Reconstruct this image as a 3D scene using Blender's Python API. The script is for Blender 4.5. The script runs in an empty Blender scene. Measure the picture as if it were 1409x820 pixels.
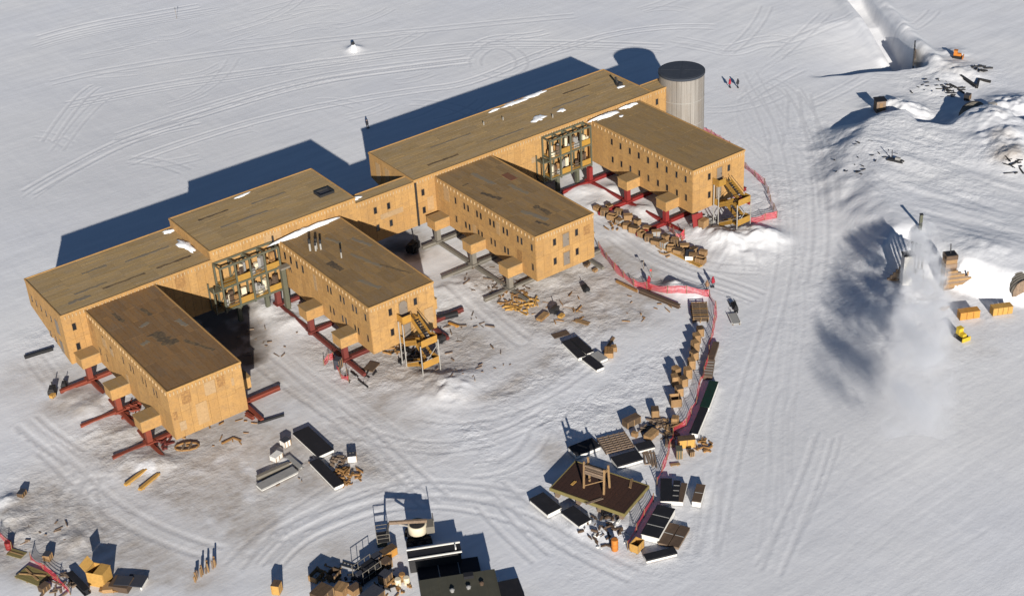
import bpy, math, random
import numpy as np
from mathutils import Vector, Matrix

random.seed(7)
rng = np.random.default_rng(11)
S = bpy.context.scene
COL = S.collection
R = math.radians

# ------------------------------------------------------------------ camera
CAM = np.array([-102.701, -186.405, 121.552])
FW = np.array([0.48490897, 0.70141054, -0.52238543])
RT = np.array([0.80307102, -0.59364239, -0.05162987])
UP = np.array([0.34632387, 0.39447682, 0.851145])
FPX, PX, PY = 2130.19, 705.5, 413.0
cd = bpy.data.cameras.new("camera")
cam = bpy.data.objects.new("camera", cd)
COL.objects.link(cam)
cd.sensor_width = 36.0
cd.lens = FPX / 1409 * 36
cd.shift_x = -(PX - 704.5) / 1409
cd.shift_y = (PY - 410) / 1409
cd.clip_start = 1.0
cd.clip_end = 20000
m = Matrix.Identity(4)
for i in range(3):
    m[i][0], m[i][1], m[i][2], m[i][3] = RT[i], UP[i], -FW[i], CAM[i]
cam.matrix_world = m
S.camera = cam

# ------------------------------------------------------------------ world and sun
EL, AZ = 18.4, 62.3                      # elevation; direction in which shadows run (from +x)
SUN = Vector((math.cos(R(AZ)) * math.cos(R(EL)), math.sin(R(AZ)) * math.cos(R(EL)), -math.sin(R(EL))))
W = bpy.data.worlds.new("World")
S.world = W
W.use_nodes = True
nt = W.node_tree
bg = nt.nodes["Background"]
sky = nt.nodes.new("ShaderNodeTexSky")
sky.sky_type = 'NISHITA'
sky.sun_disc = False
sky.sun_elevation = R(EL)
sky.sun_rotation = math.atan2(-SUN.x, -SUN.y)
sky.altitude = 2900
sky.air_density = 1.0
sky.dust_density = 0.0
sky.ozone_density = 3.0
nt.links.new(sky.outputs[0], bg.inputs[0])
bg.inputs[1].default_value = 0.05
sd = bpy.data.lights.new("sun", 'SUN')
sd.energy = 5.0
sd.angle = R(0.5)
sd.color = (1.0, 0.955, 0.89)
so = bpy.data.objects.new("sun", sd)
COL.objects.link(so)
so.rotation_euler = SUN.to_track_quat('-Z', 'Y').to_euler()
so.location = (0, 0, 200)
S.view_settings.view_transform = 'Standard'
S.view_settings.look = 'None'
S.view_settings.gamma = 1.0
S.view_settings.exposure = 0.44
S.cycles.max_bounces = 6
S.cycles.diffuse_bounces = 3
S.cycles.volume_bounces = 3
S.cycles.volume_step_rate = 2.0


def G(px, py, z=0.0):
    """point of the place that the photograph's pixel (px, py) shows at height z"""
    d = FW * FPX + RT * (px - PX) - UP * (py - PY)
    return CAM + (z - CAM[2]) / d[2] * d


# ------------------------------------------------------------------ node helpers and materials
def mat(name, color, rough=0.7, metal=0.0, spec=0.3):
    mt = bpy.data.materials.new(name)
    mt.use_nodes = True
    b = mt.node_tree.nodes["Principled BSDF"]
    b.inputs["Base Color"].default_value = (*color, 1)
    b.inputs["Roughness"].default_value = rough
    b.inputs["Metallic"].default_value = metal
    b.inputs["Specular IOR Level"].default_value = spec
    return mt


class N:
    """small node-graph helper"""
    def __init__(s, mt):
        s.t = mt.node_tree
        s.b = s.t.nodes["Principled BSDF"]

    def n(s, kind, **kw):
        x = s.t.nodes.new(kind)
        for k, v in kw.items():
            setattr(x, k, v)
        return x

    def put(s, inp, v):
        if isinstance(v, bpy.types.NodeSocket):
            s.t.links.new(v, inp)
        elif isinstance(v, (tuple, list)) and len(v) == 3 and inp.type == 'RGBA':
            inp.default_value = (*v, 1)
        else:
            inp.default_value = v

    def pos(s, scale=(1, 1, 1), obj=False, rot=(0, 0, 0)):
        mp = s.n("ShaderNodeMapping")
        if obj:
            s.put(mp.inputs[0], s.n("ShaderNodeTexCoord").outputs["Object"])
        else:
            s.put(mp.inputs[0], s.n("ShaderNodeNewGeometry").outputs["Position"])
        mp.inputs["Scale"].default_value = scale
        mp.inputs["Rotation"].default_value = rot
        return mp.outputs[0]

    def noise(s, vec, scale, detail=4, rough=0.55):
        x = s.n("ShaderNodeTexNoise")
        s.put(x.inputs["Vector"], vec)
        x.inputs["Scale"].default_value = scale
        x.inputs["Detail"].default_value = detail
        x.inputs["Roughness"].default_value = rough
        return x.outputs["Fac"]

    def ramp(s, fac, a, b, c0=0.0, c1=1.0):
        x = s.n("ShaderNodeMapRange")
        x.clamp = True
        s.put(x.inputs["Value"], fac)
        for i, v in zip((1, 2, 3, 4), (a, b, c0, c1)):
            s.put(x.inputs[i], v)
        return x.outputs[0]

    def mix(s, fac, a, b, mode='MIX'):
        x = s.n("ShaderNodeMix", data_type='RGBA', blend_type=mode)
        s.put(x.inputs[0], fac)
        s.put(x.inputs[6], a)
        s.put(x.inputs[7], b)
        return x.outputs[2]

    def math(s, op, a, b=0.0):
        x = s.n("ShaderNodeMath", operation=op)
        s.put(x.inputs[0], a)
        s.put(x.inputs[1], b)
        return x.outputs[0]

    def bump(s, h, strength, dist, normal=None):
        x = s.n("ShaderNodeBump")
        s.put(x.inputs["Strength"], strength)
        x.inputs["Distance"].default_value = dist
        s.put(x.inputs["Height"], h)
        if normal is not None:
            s.put(x.inputs["Normal"], normal)
        return x.outputs[0]

    def rand(s):
        return s.n("ShaderNodeObjectInfo").outputs["Random"]


def wood(name, c0, c1, c2, grain=(0.5, 0.5, 6), amount=0.6, rough=0.8):
    """sawn or plywood sheet: tint per piece, long grain, blotches of weather"""
    mt = mat(name, c0, rough, spec=0.2)
    k = N(mt)
    p = k.pos(grain)
    base = k.mix(k.rand(), c0, c1)
    g = k.noise(p, 1.6, 5, 0.62)
    col = k.mix(k.ramp(g, 0.45, 0.68, 0, amount), base, c2)
    bl = k.noise(k.pos((1, 1, 1)), 0.35, 4, 0.6)
    col = k.mix(k.ramp(bl, 0.5, 0.75, 0, 0.35), col, c2)
    fine = k.noise(k.pos((1, 1, 1)), 4.0, 3, 0.6)
    col = k.mix(k.ramp(fine, 0.35, 0.65, 0.86, 1.08), (0, 0, 0), col)
    k.put(k.b.inputs["Base Color"], col)
    k.put(k.b.inputs["Normal"], k.bump(g, 0.25, 0.02))
    return mt


def worn(name, c0, c1, rough=0.6, metal=0.0, scale=1.2, lo=0.5, hi=0.7):
    mt = mat(name, c0, rough, metal)
    k = N(mt)
    f = k.noise(k.pos((1, 1, 1)), scale, 6, 0.65)
    col = k.mix(k.ramp(f, lo, hi), c0, c1)
    col = k.mix(0.35, col, k.mix(k.rand(), c0, c1))
    k.put(k.b.inputs["Base Color"], col)
    return mt


M = {}
M['ply_wall'] = wood('plywood_wall', (0.448, 0.258, 0.094), (0.378, 0.212, 0.076), (0.30, 0.18, 0.08), (0.7, 0.7, 1.0), 0.7)
M['ply_pale'] = wood('plywood_pale', (0.42, 0.265, 0.125), (0.37, 0.255, 0.145), (0.28, 0.18, 0.09), (1, 1, 2), 0.5)
M['ply_dark'] = wood('plywood_dark', (0.22, 0.12, 0.05), (0.26, 0.14, 0.055), (0.42, 0.23, 0.08), (2, 2, 2), 0.9)
M['trim'] = wood('trim_board', (0.44, 0.25, 0.085), (0.40, 0.23, 0.085), (0.30, 0.17, 0.07), (2, 2, 2), 0.4)
M['batten'] = wood('batten', (0.50, 0.36, 0.20), (0.44, 0.31, 0.17), (0.30, 0.18, 0.08), (2, 2, 2), 0.4)


def roof_mat(name, c0, c1, c2, ax):
    g = (0.22, 1.9, 1) if ax == 'x' else (1.9, 0.22, 1)
    return wood(name, c0, c1, c2, g, 0.75, 0.85)


M['roof_spine'] = roof_mat('roof_deck_spine', (0.410, 0.272, 0.118), (0.325, 0.218, 0.098), (0.340, 0.262, 0.170), 'x')
M['roof_wing_a'] = roof_mat('roof_deck_wing_dark', (0.265, 0.145, 0.057), (0.190, 0.106, 0.045), (0.205, 0.140, 0.085), 'y')
M['roof_wing_b'] = roof_mat('roof_deck_wing', (0.310, 0.188, 0.074), (0.225, 0.140, 0.060), (0.240, 0.172, 0.106), 'y')
M['roof_wing_c'] = roof_mat('roof_deck_wing_even', (0.310, 0.198, 0.082), (0.255, 0.166, 0.072), (0.255, 0.188, 0.114), 'y')
M['membrane'] = worn('roof_paper', (0.060, 0.046, 0.034), (0.20, 0.13, 0.06), 0.9, 0, 2.2, 0.42, 0.62)
M['membrane_grey'] = worn('roof_paper_grey', (0.185, 0.155, 0.118), (0.23, 0.165, 0.085), 0.9, 0, 2.2, 0.45, 0.65)
M['rust_red'] = worn('roof_red_patch', (0.17, 0.065, 0.035), (0.19, 0.12, 0.05), 0.85, 0, 2.0)
M['pane'] = mat('window_pane', (0.012, 0.014, 0.018), 0.12, 0, 0.5)
M['frame'] = wood('window_frame', (0.30, 0.18, 0.075), (0.26, 0.16, 0.07), (0.22, 0.13, 0.06), (2, 2, 2), 0.3)
M['door'] = worn('door_grey', (0.20, 0.165, 0.13), (0.16, 0.135, 0.115), 0.6)
M['red_steel'] = worn('red_steel', (0.22, 0.052, 0.030), (0.145, 0.038, 0.026), 0.55, 0, 0.7)
M['maroon_steel'] = worn('maroon_steel', (0.15, 0.035, 0.028), (0.10, 0.028, 0.024), 0.55, 0, 0.7)
M['bright_red_steel'] = worn('bright_red_steel', (0.23, 0.024, 0.022), (0.14, 0.022, 0.020), 0.5, 0, 0.7)
M['grey_steel'] = worn('grey_steel', (0.16, 0.145, 0.12), (0.22, 0.19, 0.15), 0.6, 0, 0.7)
M['green_steel'] = worn('green_grey_steel', (0.085, 0.088, 0.060), (0.12, 0.11, 0.075), 0.5)
M['yellow_panel'] = worn('yellow_panel', (0.36, 0.20, 0.035), (0.24, 0.135, 0.04), 0.6)
M['yellow_stair'] = worn('yellow_stair', (0.42, 0.22, 0.04), (0.27, 0.145, 0.045), 0.6)
M['pole'] = worn('galvanised_pole', (0.42, 0.40, 0.36), (0.30, 0.28, 0.25), 0.5, 0.3)
M['black'] = worn('black_cover', (0.010, 0.010, 0.013), (0.022, 0.021, 0.024), 0.75, 0, 1.0, 0.5, 0.75)
M['green_black'] = worn('dark_green_cover', (0.008, 0.030, 0.018), (0.010, 0.012, 0.013), 0.6)
M['brown_cover'] = worn('brown_cover', (0.085, 0.055, 0.036), (0.13, 0.085, 0.055), 0.85)
M['white'] = worn('white_panel', (0.70, 0.68, 0.63), (0.58, 0.54, 0.47), 0.6, 0, 1.4, 0.5, 0.75)
M['cream'] = worn('cream_tank', (0.68, 0.60, 0.44), (0.50, 0.42, 0.29), 0.5)
M['crate'] = wood('crate_wood', (0.36, 0.215, 0.098), (0.22, 0.13, 0.062), (0.22, 0.135, 0.065), (2, 2, 5), 0.5)
M['crate_yellow'] = wood('crate_plywood', (0.50, 0.285, 0.075), (0.46, 0.26, 0.07), (0.40, 0.22, 0.065), (2, 2, 3), 0.3)
M['crate_orange'] = wood('crate_orange', (0.50, 0.24, 0.05), (0.46, 0.22, 0.05), (0.36, 0.17, 0.045), (2, 2, 5), 0.4)
M['crate_dark'] = wood('crate_dark_lid', (0.10, 0.066, 0.040), (0.075, 0.05, 0.032), (0.14, 0.09, 0.05), (2, 2, 2), 0.5)
M['lumber'] = wood('lumber', (0.36, 0.22, 0.10), (0.26, 0.16, 0.08), (0.20, 0.13, 0.07), (2, 2, 2), 0.5)
M['old_lumber'] = wood('weathered_lumber', (0.25, 0.175, 0.12), (0.19, 0.14, 0.10), (0.14, 0.10, 0.07), (2, 2, 2), 0.5)
M['platform'] = wood('platform_plank', (0.062, 0.030, 0.020), (0.046, 0.024, 0.018), (0.035, 0.020, 0.016), (2, 2, 2), 0.6)
M['platform_edge'] = worn('platform_edge', (0.21, 0.17, 0.062), (0.16, 0.125, 0.055), 0.7)
M['dark_steel'] = worn('dark_steel', (0.030, 0.030, 0.032), (0.055, 0.05, 0.045), 0.5, 0.2)
M['rubber'] = mat('rubber', (0.012, 0.012, 0.013), 0.8)
M['olive'] = worn('olive_roof', (0.060, 0.058, 0.042), (0.085, 0.078, 0.055), 0.85, 0, 0.6)
M['slate'] = worn('slate_sheet', (0.035, 0.038, 0.050), (0.05, 0.05, 0.06), 0.8)
M['net'] = mat('red_netting', (0.62, 0.055, 0.07), 0.6)
M['flag'] = mat('flag_cloth', (0.55, 0.05, 0.05), 0.8)
M['bamboo'] = mat('bamboo', (0.20, 0.14, 0.07), 0.7)
M['machine_orange'] = worn('machine_orange', (0.50, 0.17, 0.025), (0.38, 0.14, 0.03), 0.5)
M['machine_yellow'] = worn('machine_yellow', (0.55, 0.38, 0.030), (0.42, 0.28, 0.03), 0.5)
M['parka_red'] = worn('parka_red', (0.32, 0.020, 0.035), (0.24, 0.018, 0.03), 0.9)
M['parka_tan'] = worn('parka_tan', (0.24, 0.14, 0.08), (0.18, 0.11, 0.07), 0.9)
M['trousers'] = mat('dark_trousers', (0.022, 0.022, 0.028), 0.9)
M['skin'] = mat('skin', (0.50, 0.30, 0.22), 0.6)
M['grey_box'] = worn('grey_box', (0.30, 0.29, 0.27), (0.22, 0.21, 0.2), 0.7)
M['tower_cap'] = worn('tower_cap', (0.034, 0.040, 0.052), (0.05, 0.055, 0.066), 0.7, 0, 0.5)

# galvanised tower cladding: vertical streaks
mt = mat('tower_cladding', (0.30, 0.275, 0.24), 0.5, 0.25)
k = N(mt)
st = k.noise(k.pos((1.3, 1.3, 0.05)), 1.6, 5, 0.6)
col = k.mix(k.ramp(st, 0.35, 0.7), (0.36, 0.33, 0.29), (0.22, 0.19, 0.16))
col = k.mix(k.ramp(k.noise(k.pos((0.6, 0.6, 0.4)), 0.8, 4), 0.5, 0.7, 0, 0.5), col, (0.27, 0.21, 0.15))
col = k.mix(0.22, col, k.mix(k.rand(), (0.42, 0.39, 0.35), (0.18, 0.16, 0.14)))
k.put(k.b.inputs["Base Color"], col)
M['tower'] = mt

# snow
mt = mat('snow', (0.8, 0.8, 0.8), 0.65, spec=0.25)
k = N(mt)
at = k.n("ShaderNodeAttribute", attribute_name='dirt_shade')
sep = k.n("ShaderNodeSeparateColor")
k.put(sep.inputs[0], at.outputs["Color"])
dirt_shade, packed, rough_ = k.ramp(sep.outputs[0], 0, .5), sep.outputs[1], sep.outputs[2]
painted_shade_ = k.ramp(sep.outputs[0], .5, 1.0)  # upper half of the channel: deep shade painted into the snow colour
clean = k.mix(k.ramp(k.noise(k.pos((0.03, 0.03, 0.03)), 1.0, 4), 0.35, 0.65), (0.76, 0.762, 0.78), (0.84, 0.828, 0.81))
streak = k.noise(k.pos((0.10, 0.8, 0.2), rot=(0, 0, R(25))), 0.7, 6, 0.62)
clean = k.mix(k.ramp(streak, 0.38, 0.68, 0, 0.5), clean, (0.60, 0.60, 0.615))
clean = k.mix(k.math('MULTIPLY', packed, 0.75), clean, (0.63, 0.62, 0.615))
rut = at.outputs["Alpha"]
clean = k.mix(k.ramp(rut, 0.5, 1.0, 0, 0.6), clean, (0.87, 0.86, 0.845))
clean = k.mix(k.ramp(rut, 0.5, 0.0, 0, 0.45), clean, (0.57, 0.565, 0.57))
dn = k.noise(k.pos((0.5, 0.5, 0.5)), 0.8, 7, 0.68)
dn2 = k.noise(k.pos((0.35, 1.5, 0.5), rot=(0, 0, R(-35))), 1.0, 6, 0.65)
dmask = k.math('MULTIPLY', dirt_shade, k.ramp(k.math('ADD', k.math('MULTIPLY', dn, 0.6), k.math('MULTIPLY', dn2, 0.4)), 0.32, 0.72, 0.3, 1.0))
dcol = k.mix(k.ramp(k.noise(k.pos((0.2, 0.2, 0.2)), 1.0, 4), 0.4, 0.6), (0.42, 0.37, 0.315), (0.34, 0.285, 0.23))
k.put(k.b.inputs["Base Color"], k.mix(painted_shade_, k.mix(dmask, clean, dcol), (0.10, 0.078, 0.062)))  # near-black brown stands in for deep shade between wings and spine
b1 = k.noise(k.pos((0.22, 1.1, 1), rot=(0, 0, R(18))), 0.9, 6, 0.6)
b2 = k.noise(k.pos((1, 1, 1)), 2.2, 5, 0.65)
b3 = k.noise(k.pos((1, 1, 1)), 0.9, 5, 0.6)
b4 = k.noise(k.pos((1, 2.2, 1), rot=(0, 0, R(-30))), 5.0, 4, 0.7)
nrm = k.bump(b4, k.math('ADD', 0.10, k.math('MULTIPLY', rough_, 0.5)), 0.06, k.bump(b1, 0.14, 0.22))
nx = k.n("ShaderNodeBump")
nx.inputs["Distance"].default_value = 0.16
k.put(nx.inputs["Strength"], k.math('ADD', 0.12, k.math('MULTIPLY', rough_, 0.5)))
k.put(nx.inputs["Height"], b2)
k.put(nx.inputs["Normal"], nrm)
ny = k.n("ShaderNodeBump")
ny.inputs["Distance"].default_value = 0.45
k.put(ny.inputs["Strength"], k.math('ADD', 0.06, k.math('MULTIPLY', rough_, 0.45)))
k.put(ny.inputs["Height"], b3)
k.put(ny.inputs["Normal"], nx.outputs[0])
k.put(k.b.inputs["Normal"], ny.outputs[0])
M['snow'] = mt
mt = mat('fresh_snow', (0.86, 0.855, 0.84), 0.6, spec=0.25)
k = N(mt)
k.put(k.b.inputs["Normal"], k.bump(k.noise(k.pos(), 3.0, 5), 0.4, 0.08))
M['fresh_snow'] = mt

# ------------------------------------------------------------------ mesh helpers
class MB:
    def __init__(s):
        s.v, s.f = [], []

    def add(s, verts, faces):
        o = len(s.v)
        s.v += [tuple(p) for p in verts]
        s.f += [tuple(o + i for i in f) for f in faces]
        return s

    def box(s, c, size, rz=0.0, taper=1.0):
        x, y, z = size[0] / 2, size[1] / 2, size[2] / 2
        cs, sn = math.cos(rz), math.sin(rz)
        P = []
        for sz in (-1, 1):
            t = taper if sz > 0 else 1.0
            for sx, sy in ((-1, -1), (1, -1), (1, 1), (-1, 1)):
                a, b = sx * x * t, sy * y * t
                P.append((c[0] + a * cs - b * sn, c[1] + a * sn + b * cs, c[2] + sz * z))
        return s.add(P, [(3, 2, 1, 0), (4, 5, 6, 7), (0, 1, 5, 4), (1, 2, 6, 5), (2, 3, 7, 6), (3, 0, 4, 7)])

    def span(s, x0, x1, y0, y1, z0, z1):
        return s.box(((x0 + x1) / 2, (y0 + y1) / 2, (z0 + z1) / 2), (x1 - x0, y1 - y0, z1 - z0))

    def bar(s, a, b, w, h=None):
        a, b = Vector(a), Vector(b)
        h = h or w
        d = (b - a).normalized()
        up = Vector((0, 0, 1)) if abs(d.z) < 0.95 else Vector((1, 0, 0))
        u = d.cross(up).normalized() * (w / 2)
        n = u.cross(d).normalized() * (h / 2)
        P = [p + su * u + sn * n for p in (a, b) for su, sn in ((-1, -1), (1, -1), (1, 1), (-1, 1))]
        return s.add(P, [(0, 1, 2, 3), (7, 6, 5, 4), (0, 4, 5, 1), (1, 5, 6, 2), (2, 6, 7, 3), (3, 7, 4, 0)])

    def cyl(s, a, b, r0, r1=None, n=12, caps=True):
        a, b = Vector(a), Vector(b)
        r1 = r0 if r1 is None else r1
        d = (b - a).normalized()
        up = Vector((0, 0, 1)) if abs(d.z) < 0.95 else Vector((1, 0, 0))
        u = d.cross(up).normalized()
        w = u.cross(d).normalized()
        P = []
        for p, r in ((a, r0), (b, r1)):
            for i in range(n):
                t = 2 * math.pi * i / n
                P.append(p + u * (math.cos(t) * r) + w * (math.sin(t) * r))
        F = [(i, i + n, (i + 1) % n + n, (i + 1) % n) for i in range(n)]
        if caps:
            F += [tuple(range(n)), tuple(range(2 * n - 1, n - 1, -1))]
        return s.add(P, F)

    def lathe(s, prof, c=(0, 0, 0), n=16):
        P, F = [], []
        for r, z in prof:
            for i in range(n):
                t = 2 * math.pi * i / n
                P.append((c[0] + r * math.cos(t), c[1] + r * math.sin(t), c[2] + z))
        for j in range(len(prof) - 1):
            for i in range(n):
                F.append((j * n + i, j * n + (i + 1) % n, (j + 1) * n + (i + 1) % n, (j + 1) * n + i))
        F += [tuple(range(n - 1, -1, -1)), tuple((len(prof) - 1) * n + i for i in range(n))]
        return s.add(P, F)

    def prism(s, poly, z0, z1):
        n = len(poly)
        P = [(x, y, z0) for x, y in poly] + [(x, y, z1) for x, y in poly]
        return s.add(P, [tuple(range(n - 1, -1, -1)), tuple(range(n, 2 * n))] + [(i, (i + 1) % n, (i + 1) % n + n, i + n) for i in range(n)])

    def prism_x(s, poly, x0, x1):
        n = len(poly)
        P = [(x0, y, z) for y, z in poly] + [(x1, y, z) for y, z in poly]
        return s.add(P, [tuple(range(n)), tuple(range(2 * n - 1, n - 1, -1))] + [(i, i + n, (i + 1) % n + n, (i + 1) % n) for i in range(n)])

    def mesh(s, name, m, smooth=False):
        me = bpy.data.meshes.new(name)
        me.from_pydata(s.v, [], s.f)
        me.materials.append(M[m] if isinstance(m, str) else m)
        if smooth:
            me.polygons.foreach_set('use_smooth', [True] * len(me.polygons))
        me.update()
        return me

    def build(s, name, m, parent=None, smooth=False, loc=None, rz=None):
        return put(name, s.mesh(name, m, smooth), parent, loc, rz)


def put(name, me, parent=None, loc=None, rz=None):
    o = bpy.data.objects.new(name, me)
    COL.objects.link(o)
    if parent is not None:
        o.parent = parent
    if loc is not None:
        o.location = loc
    if rz is not None:
        o.rotation_euler = (0, 0, rz)
    return o


def tag(o, label=None, cat=None, group=None, kind=None):
    for kx, v in (('label', label), ('category', cat), ('group', group), ('kind', kind)):
        if v:
            o[kx] = v
    return o


def thing(name, label, cat, loc=(0, 0, 0), rz=0.0, group=None):
    o = put(name, None, None, loc, rz)
    o.empty_display_size = 0.5
    return tag(o, label, cat, group)


def dup(o, loc=None, rz=None, label=None, parent=None):
    c = o.copy()
    COL.objects.link(c)
    if parent is not None:
        c.parent = parent
    if loc is not None:
        c.location = loc
    if rz is not None:
        c.rotation_euler = (0, 0, rz)
    if label:
        c['label'] = label
    for ch in list(o.children):
        dup(ch, parent=c)
    return c


# ------------------------------------------------------------------ terrain height
TAB = [rng.random((256, 256)) for _ in range(8)]


def vnoise(x, y, t=0):
    xi, yi = np.floor(x).astype(int), np.floor(y).astype(int)
    fx, fy = x - xi, y - yi
    fx, fy = fx * fx * (3 - 2 * fx), fy * fy * (3 - 2 * fy)
    T = TAB[t % 8]
    a, b = T[xi & 255, yi & 255], T[(xi + 1) & 255, yi & 255]
    c, d = T[xi & 255, (yi + 1) & 255], T[(xi + 1) & 255, (yi + 1) & 255]
    return (a * (1 - fx) + b * fx) * (1 - fy) + (c * (1 - fx) + d * fx) * fy - 0.5


def fbm(x, y, octv=4, t=0, gain=0.5):
    s, a = 0, 1.0
    for i in range(octv):
        s = s + a * vnoise(x * 2 ** i + 17.3 * i, y * 2 ** i + 5.1 * i, t + i)
        a *= gain
    return s


def sm(e0, e1, x):
    t = np.clip((x - e0) / (e1 - e0), 0, 1)
    return t * t * (3 - 2 * t)


def sdist(X, Y, poly):
    """signed distance, negative inside"""
    d2 = np.full(np.shape(X), 1e12)
    ins = np.zeros(np.shape(X), bool)
    n = len(poly)
    for i in range(n):
        (x0, y0), (x1, y1) = poly[i], poly[(i + 1) % n]
        ex, ey = x1 - x0, y1 - y0
        t = np.clip(((X - x0) * ex + (Y - y0) * ey) / (ex * ex + ey * ey), 0, 1)
        d2 = np.minimum(d2, (X - x0 - t * ex) ** 2 + (Y - y0 - t * ey) ** 2)
        c = ((y0 > Y) != (y1 > Y)) & (X < (x1 - x0) * (Y - y0) / (y1 - y0 + 1e-12) + x0)
        ins ^= c
    d = np.sqrt(d2)
    return np.where(ins, -d, d)


def pxs(pts, z=0.0):
    return [tuple(G(a, b, z)[:2]) for a, b in pts]


PLATEAU = pxs([(1232, 352), (1262, 352), (1292, 372), (1312, 392), (1345, 398), (1405, 412), (1500, 440), (1800, 520), (1900, 260), (1560, 190)], 0.0) + \
    pxs([(1420, 172), (1375, 152), (1347, 146), (1318, 152), (1300, 168), (1268, 163), (1250, 149), (1205, 152), (1168, 168), (1148, 190), (1160, 222), (1188, 275), (1214, 335)], 3.0)
PITA, PITB = G(1112, 107)[:2], G(1272, 92)[:2]
PE = (PITB - PITA) / np.linalg.norm(PITB - PITA)
PN = np.array([-PE[1], PE[0]])
PL = float(np.linalg.norm(PITB - PITA))
if PN[1] < 0:
    PN = -PN
# mounds: pixel, radius (m), height (m)
MOUNDS = [(612, 538, 4.2, 1.0), (590, 520, 2.5, 0.6), (640, 520, 3.0, 0.4), (985, 327, 2.4, 1.3), (1003, 336, 2.2, 1.0), (1035, 326, 3.2, 1.3),
          (1062, 330, 3.0, 0.8), (962, 318, 2.0, 0.9), (1020, 345, 4.5, 0.6), (925, 396, 1.6, 0.9), (938, 400, 1.8, 0.8), (955, 405, 1.5, 0.6),
          (190, 632, 3.2, 0.65), (222, 640, 2.0, 0.6), (125, 563, 3.0, 0.55), (140, 590, 3.0, 0.4), (155, 545, 2.0, .5), (185, 595, 2.0, .5), (100, 545, 2.4, .4), (15, 712, 1.8, 0.5), (30, 735, 1.4, 0.3),
          (12, 690, 1.5, 0.6), (105, 742, 1.6, 0.35), (370, 425, 2.5, 0.6), (400, 442, 3.2, 0.5), (350, 418, 2.2, 0.4), (455, 440, 2.2, 0.4),
          (760, 385, 2.0, 0.35), (800, 365, 2.0, 0.5), (700, 395, 2.2, 0.4), (590, 395, 3.0, 0.25), (640, 390, 3.0, 0.25), (625, 405, 4.0, 0.3),
          (820, 282, 3.0, 0.4), (870, 300, 3.0, 0.4), (845, 320, 3.0, 0.25), (905, 330, 2.5, 0.5), (800, 262, 2.5, .5), (885, 290, 2.2, .55), (840, 262, 2.2, .5), (930, 325, 1.8, .5), (390, 635, 1.2, 0.5), (830, 730, 2.2, 0.5),
          (845, 722, 1.4, 0.4), (800, 725, 1.4, 0.4), (487, 68, 1.6, 0.8), (1228, 398, 4.0, 0.5), (1212, 410, 5.0, 0.5), (1355, 372, 5.0, 0.5), (1228, 152, 4.5, 1.6), (1262, 160, 4.0, 1.0), (1348, 165, 4.0, 1.5), (1362, 190, 4.0, 1.5),
          (1376, 215, 4.0, 1.5), (1395, 150, 5.0, 2.0), (1388, 240, 3.6, 1.7), (1305, 95, 5.0, 0.8), (1325, 105, 4.0, 0.6), (1290, 120, 3.5, 0.5), (1310, 75, 3.0, 0.6)]
MW = [(*G(a, b)[:2], r, h) for a, b, r, h in MOUNDS]
# where the surface is broken up: pixel, radius, amount
ROUGH = [(600, 540, 14, 0.8), (1010, 330, 9, 1.0), (760, 395, 12, 0.7), (700, 420, 9, 0.8), (600, 400, 9, 0.5), (620, 480, 12, 0.8), (560, 600, 14, 0.5),
         (850, 470, 16, 0.55), (800, 560, 16, 0.5), (190, 630, 8, 0.6), (130, 580, 8, 0.6), (20, 715, 7, 1.0), (400, 440, 8, 0.7), (840, 730, 8, 0.9),
         (1310, 110, 12, 0.55), (1260, 140, 9, 0.5), (1240, 400, 12, 0.8), (850, 310, 8, 0.5), (100, 740, 8, 0.6), (480, 490, 8, 0.5), (1230, 470, 10, 0.4),
         (1060, 270, 7, 0.6), (60, 480, 6, 0.6), (300, 640, 14, 0.35), (1200, 200, 14, 0.5), (1260, 240, 18, 0.35), (1320, 310, 14, 0.3), (1390, 220, 10, 0.9)]
RW = [(*G(a, b)[:2], r, w) for a, b, r, w in ROUGH]
DIRT_SHADE = [(300, 590, 9, 0.9), (250, 640, 8, 0.55), (340, 560, 7, 0.7), (230, 730, 10, 0.7), (300, 745, 8, 0.5), (60, 735, 6.5, 1.5), (95, 700, 5, .7), (560, 500, 6, .5), (110, 640, 7, 0.5), (330, 650, 9, 0.5),
        (370, 490, 9, 0.5), (60, 520, 6, 0.5), (110, 560, 6, 0.6), (760, 395, 9, 0.9), (700, 420, 8, 0.8), (800, 390, 9, 0.7), (860, 410, 8, 0.6), (640, 495, 9, 0.6),
        (620, 460, 8, 0.55), (720, 460, 6, 0.5), (700, 520, 9, 0.25), (480, 540, 7, 0.45), (560, 590, 10, 0.25), (420, 630, 9, 0.35), (480, 650, 6, 0.5),
        (880, 340, 8, 0.35), (770, 620, 3, 0.6), (460, 790, 7, 0.4), (1335, 465, 6, 0.3), (630, 400, 5, 0.3), (690, 380, 6, 0.7), (200, 690, 10, 0.4), (900, 600, 6, 0.35),
        (1386, 240, 3.0, .7), (1376, 218, 2.6, .45), (1364, 192, 2.6, 0.4), (1350, 168, 2.6, .3), (1330, 95, 5, 0.5), (1000, 315, 4, 0.3), (300, 440, 5, 1.3), (325, 470, 4.5, 1.3), (280, 415, 5, 1.2), (335, 500, 3, 1.0), (555, 345, 5, .8), (530, 330, 5, .8), (735, 255, 4, .9), (425, 400, 3, .4), (480, 470, 4, .35)]  # mostly dirt; entries in the gaps between wings also deepen the shade there
DW = [(*G(a, b)[:2], r, w) for a, b, r, w in DIRT_SHADE]
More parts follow.
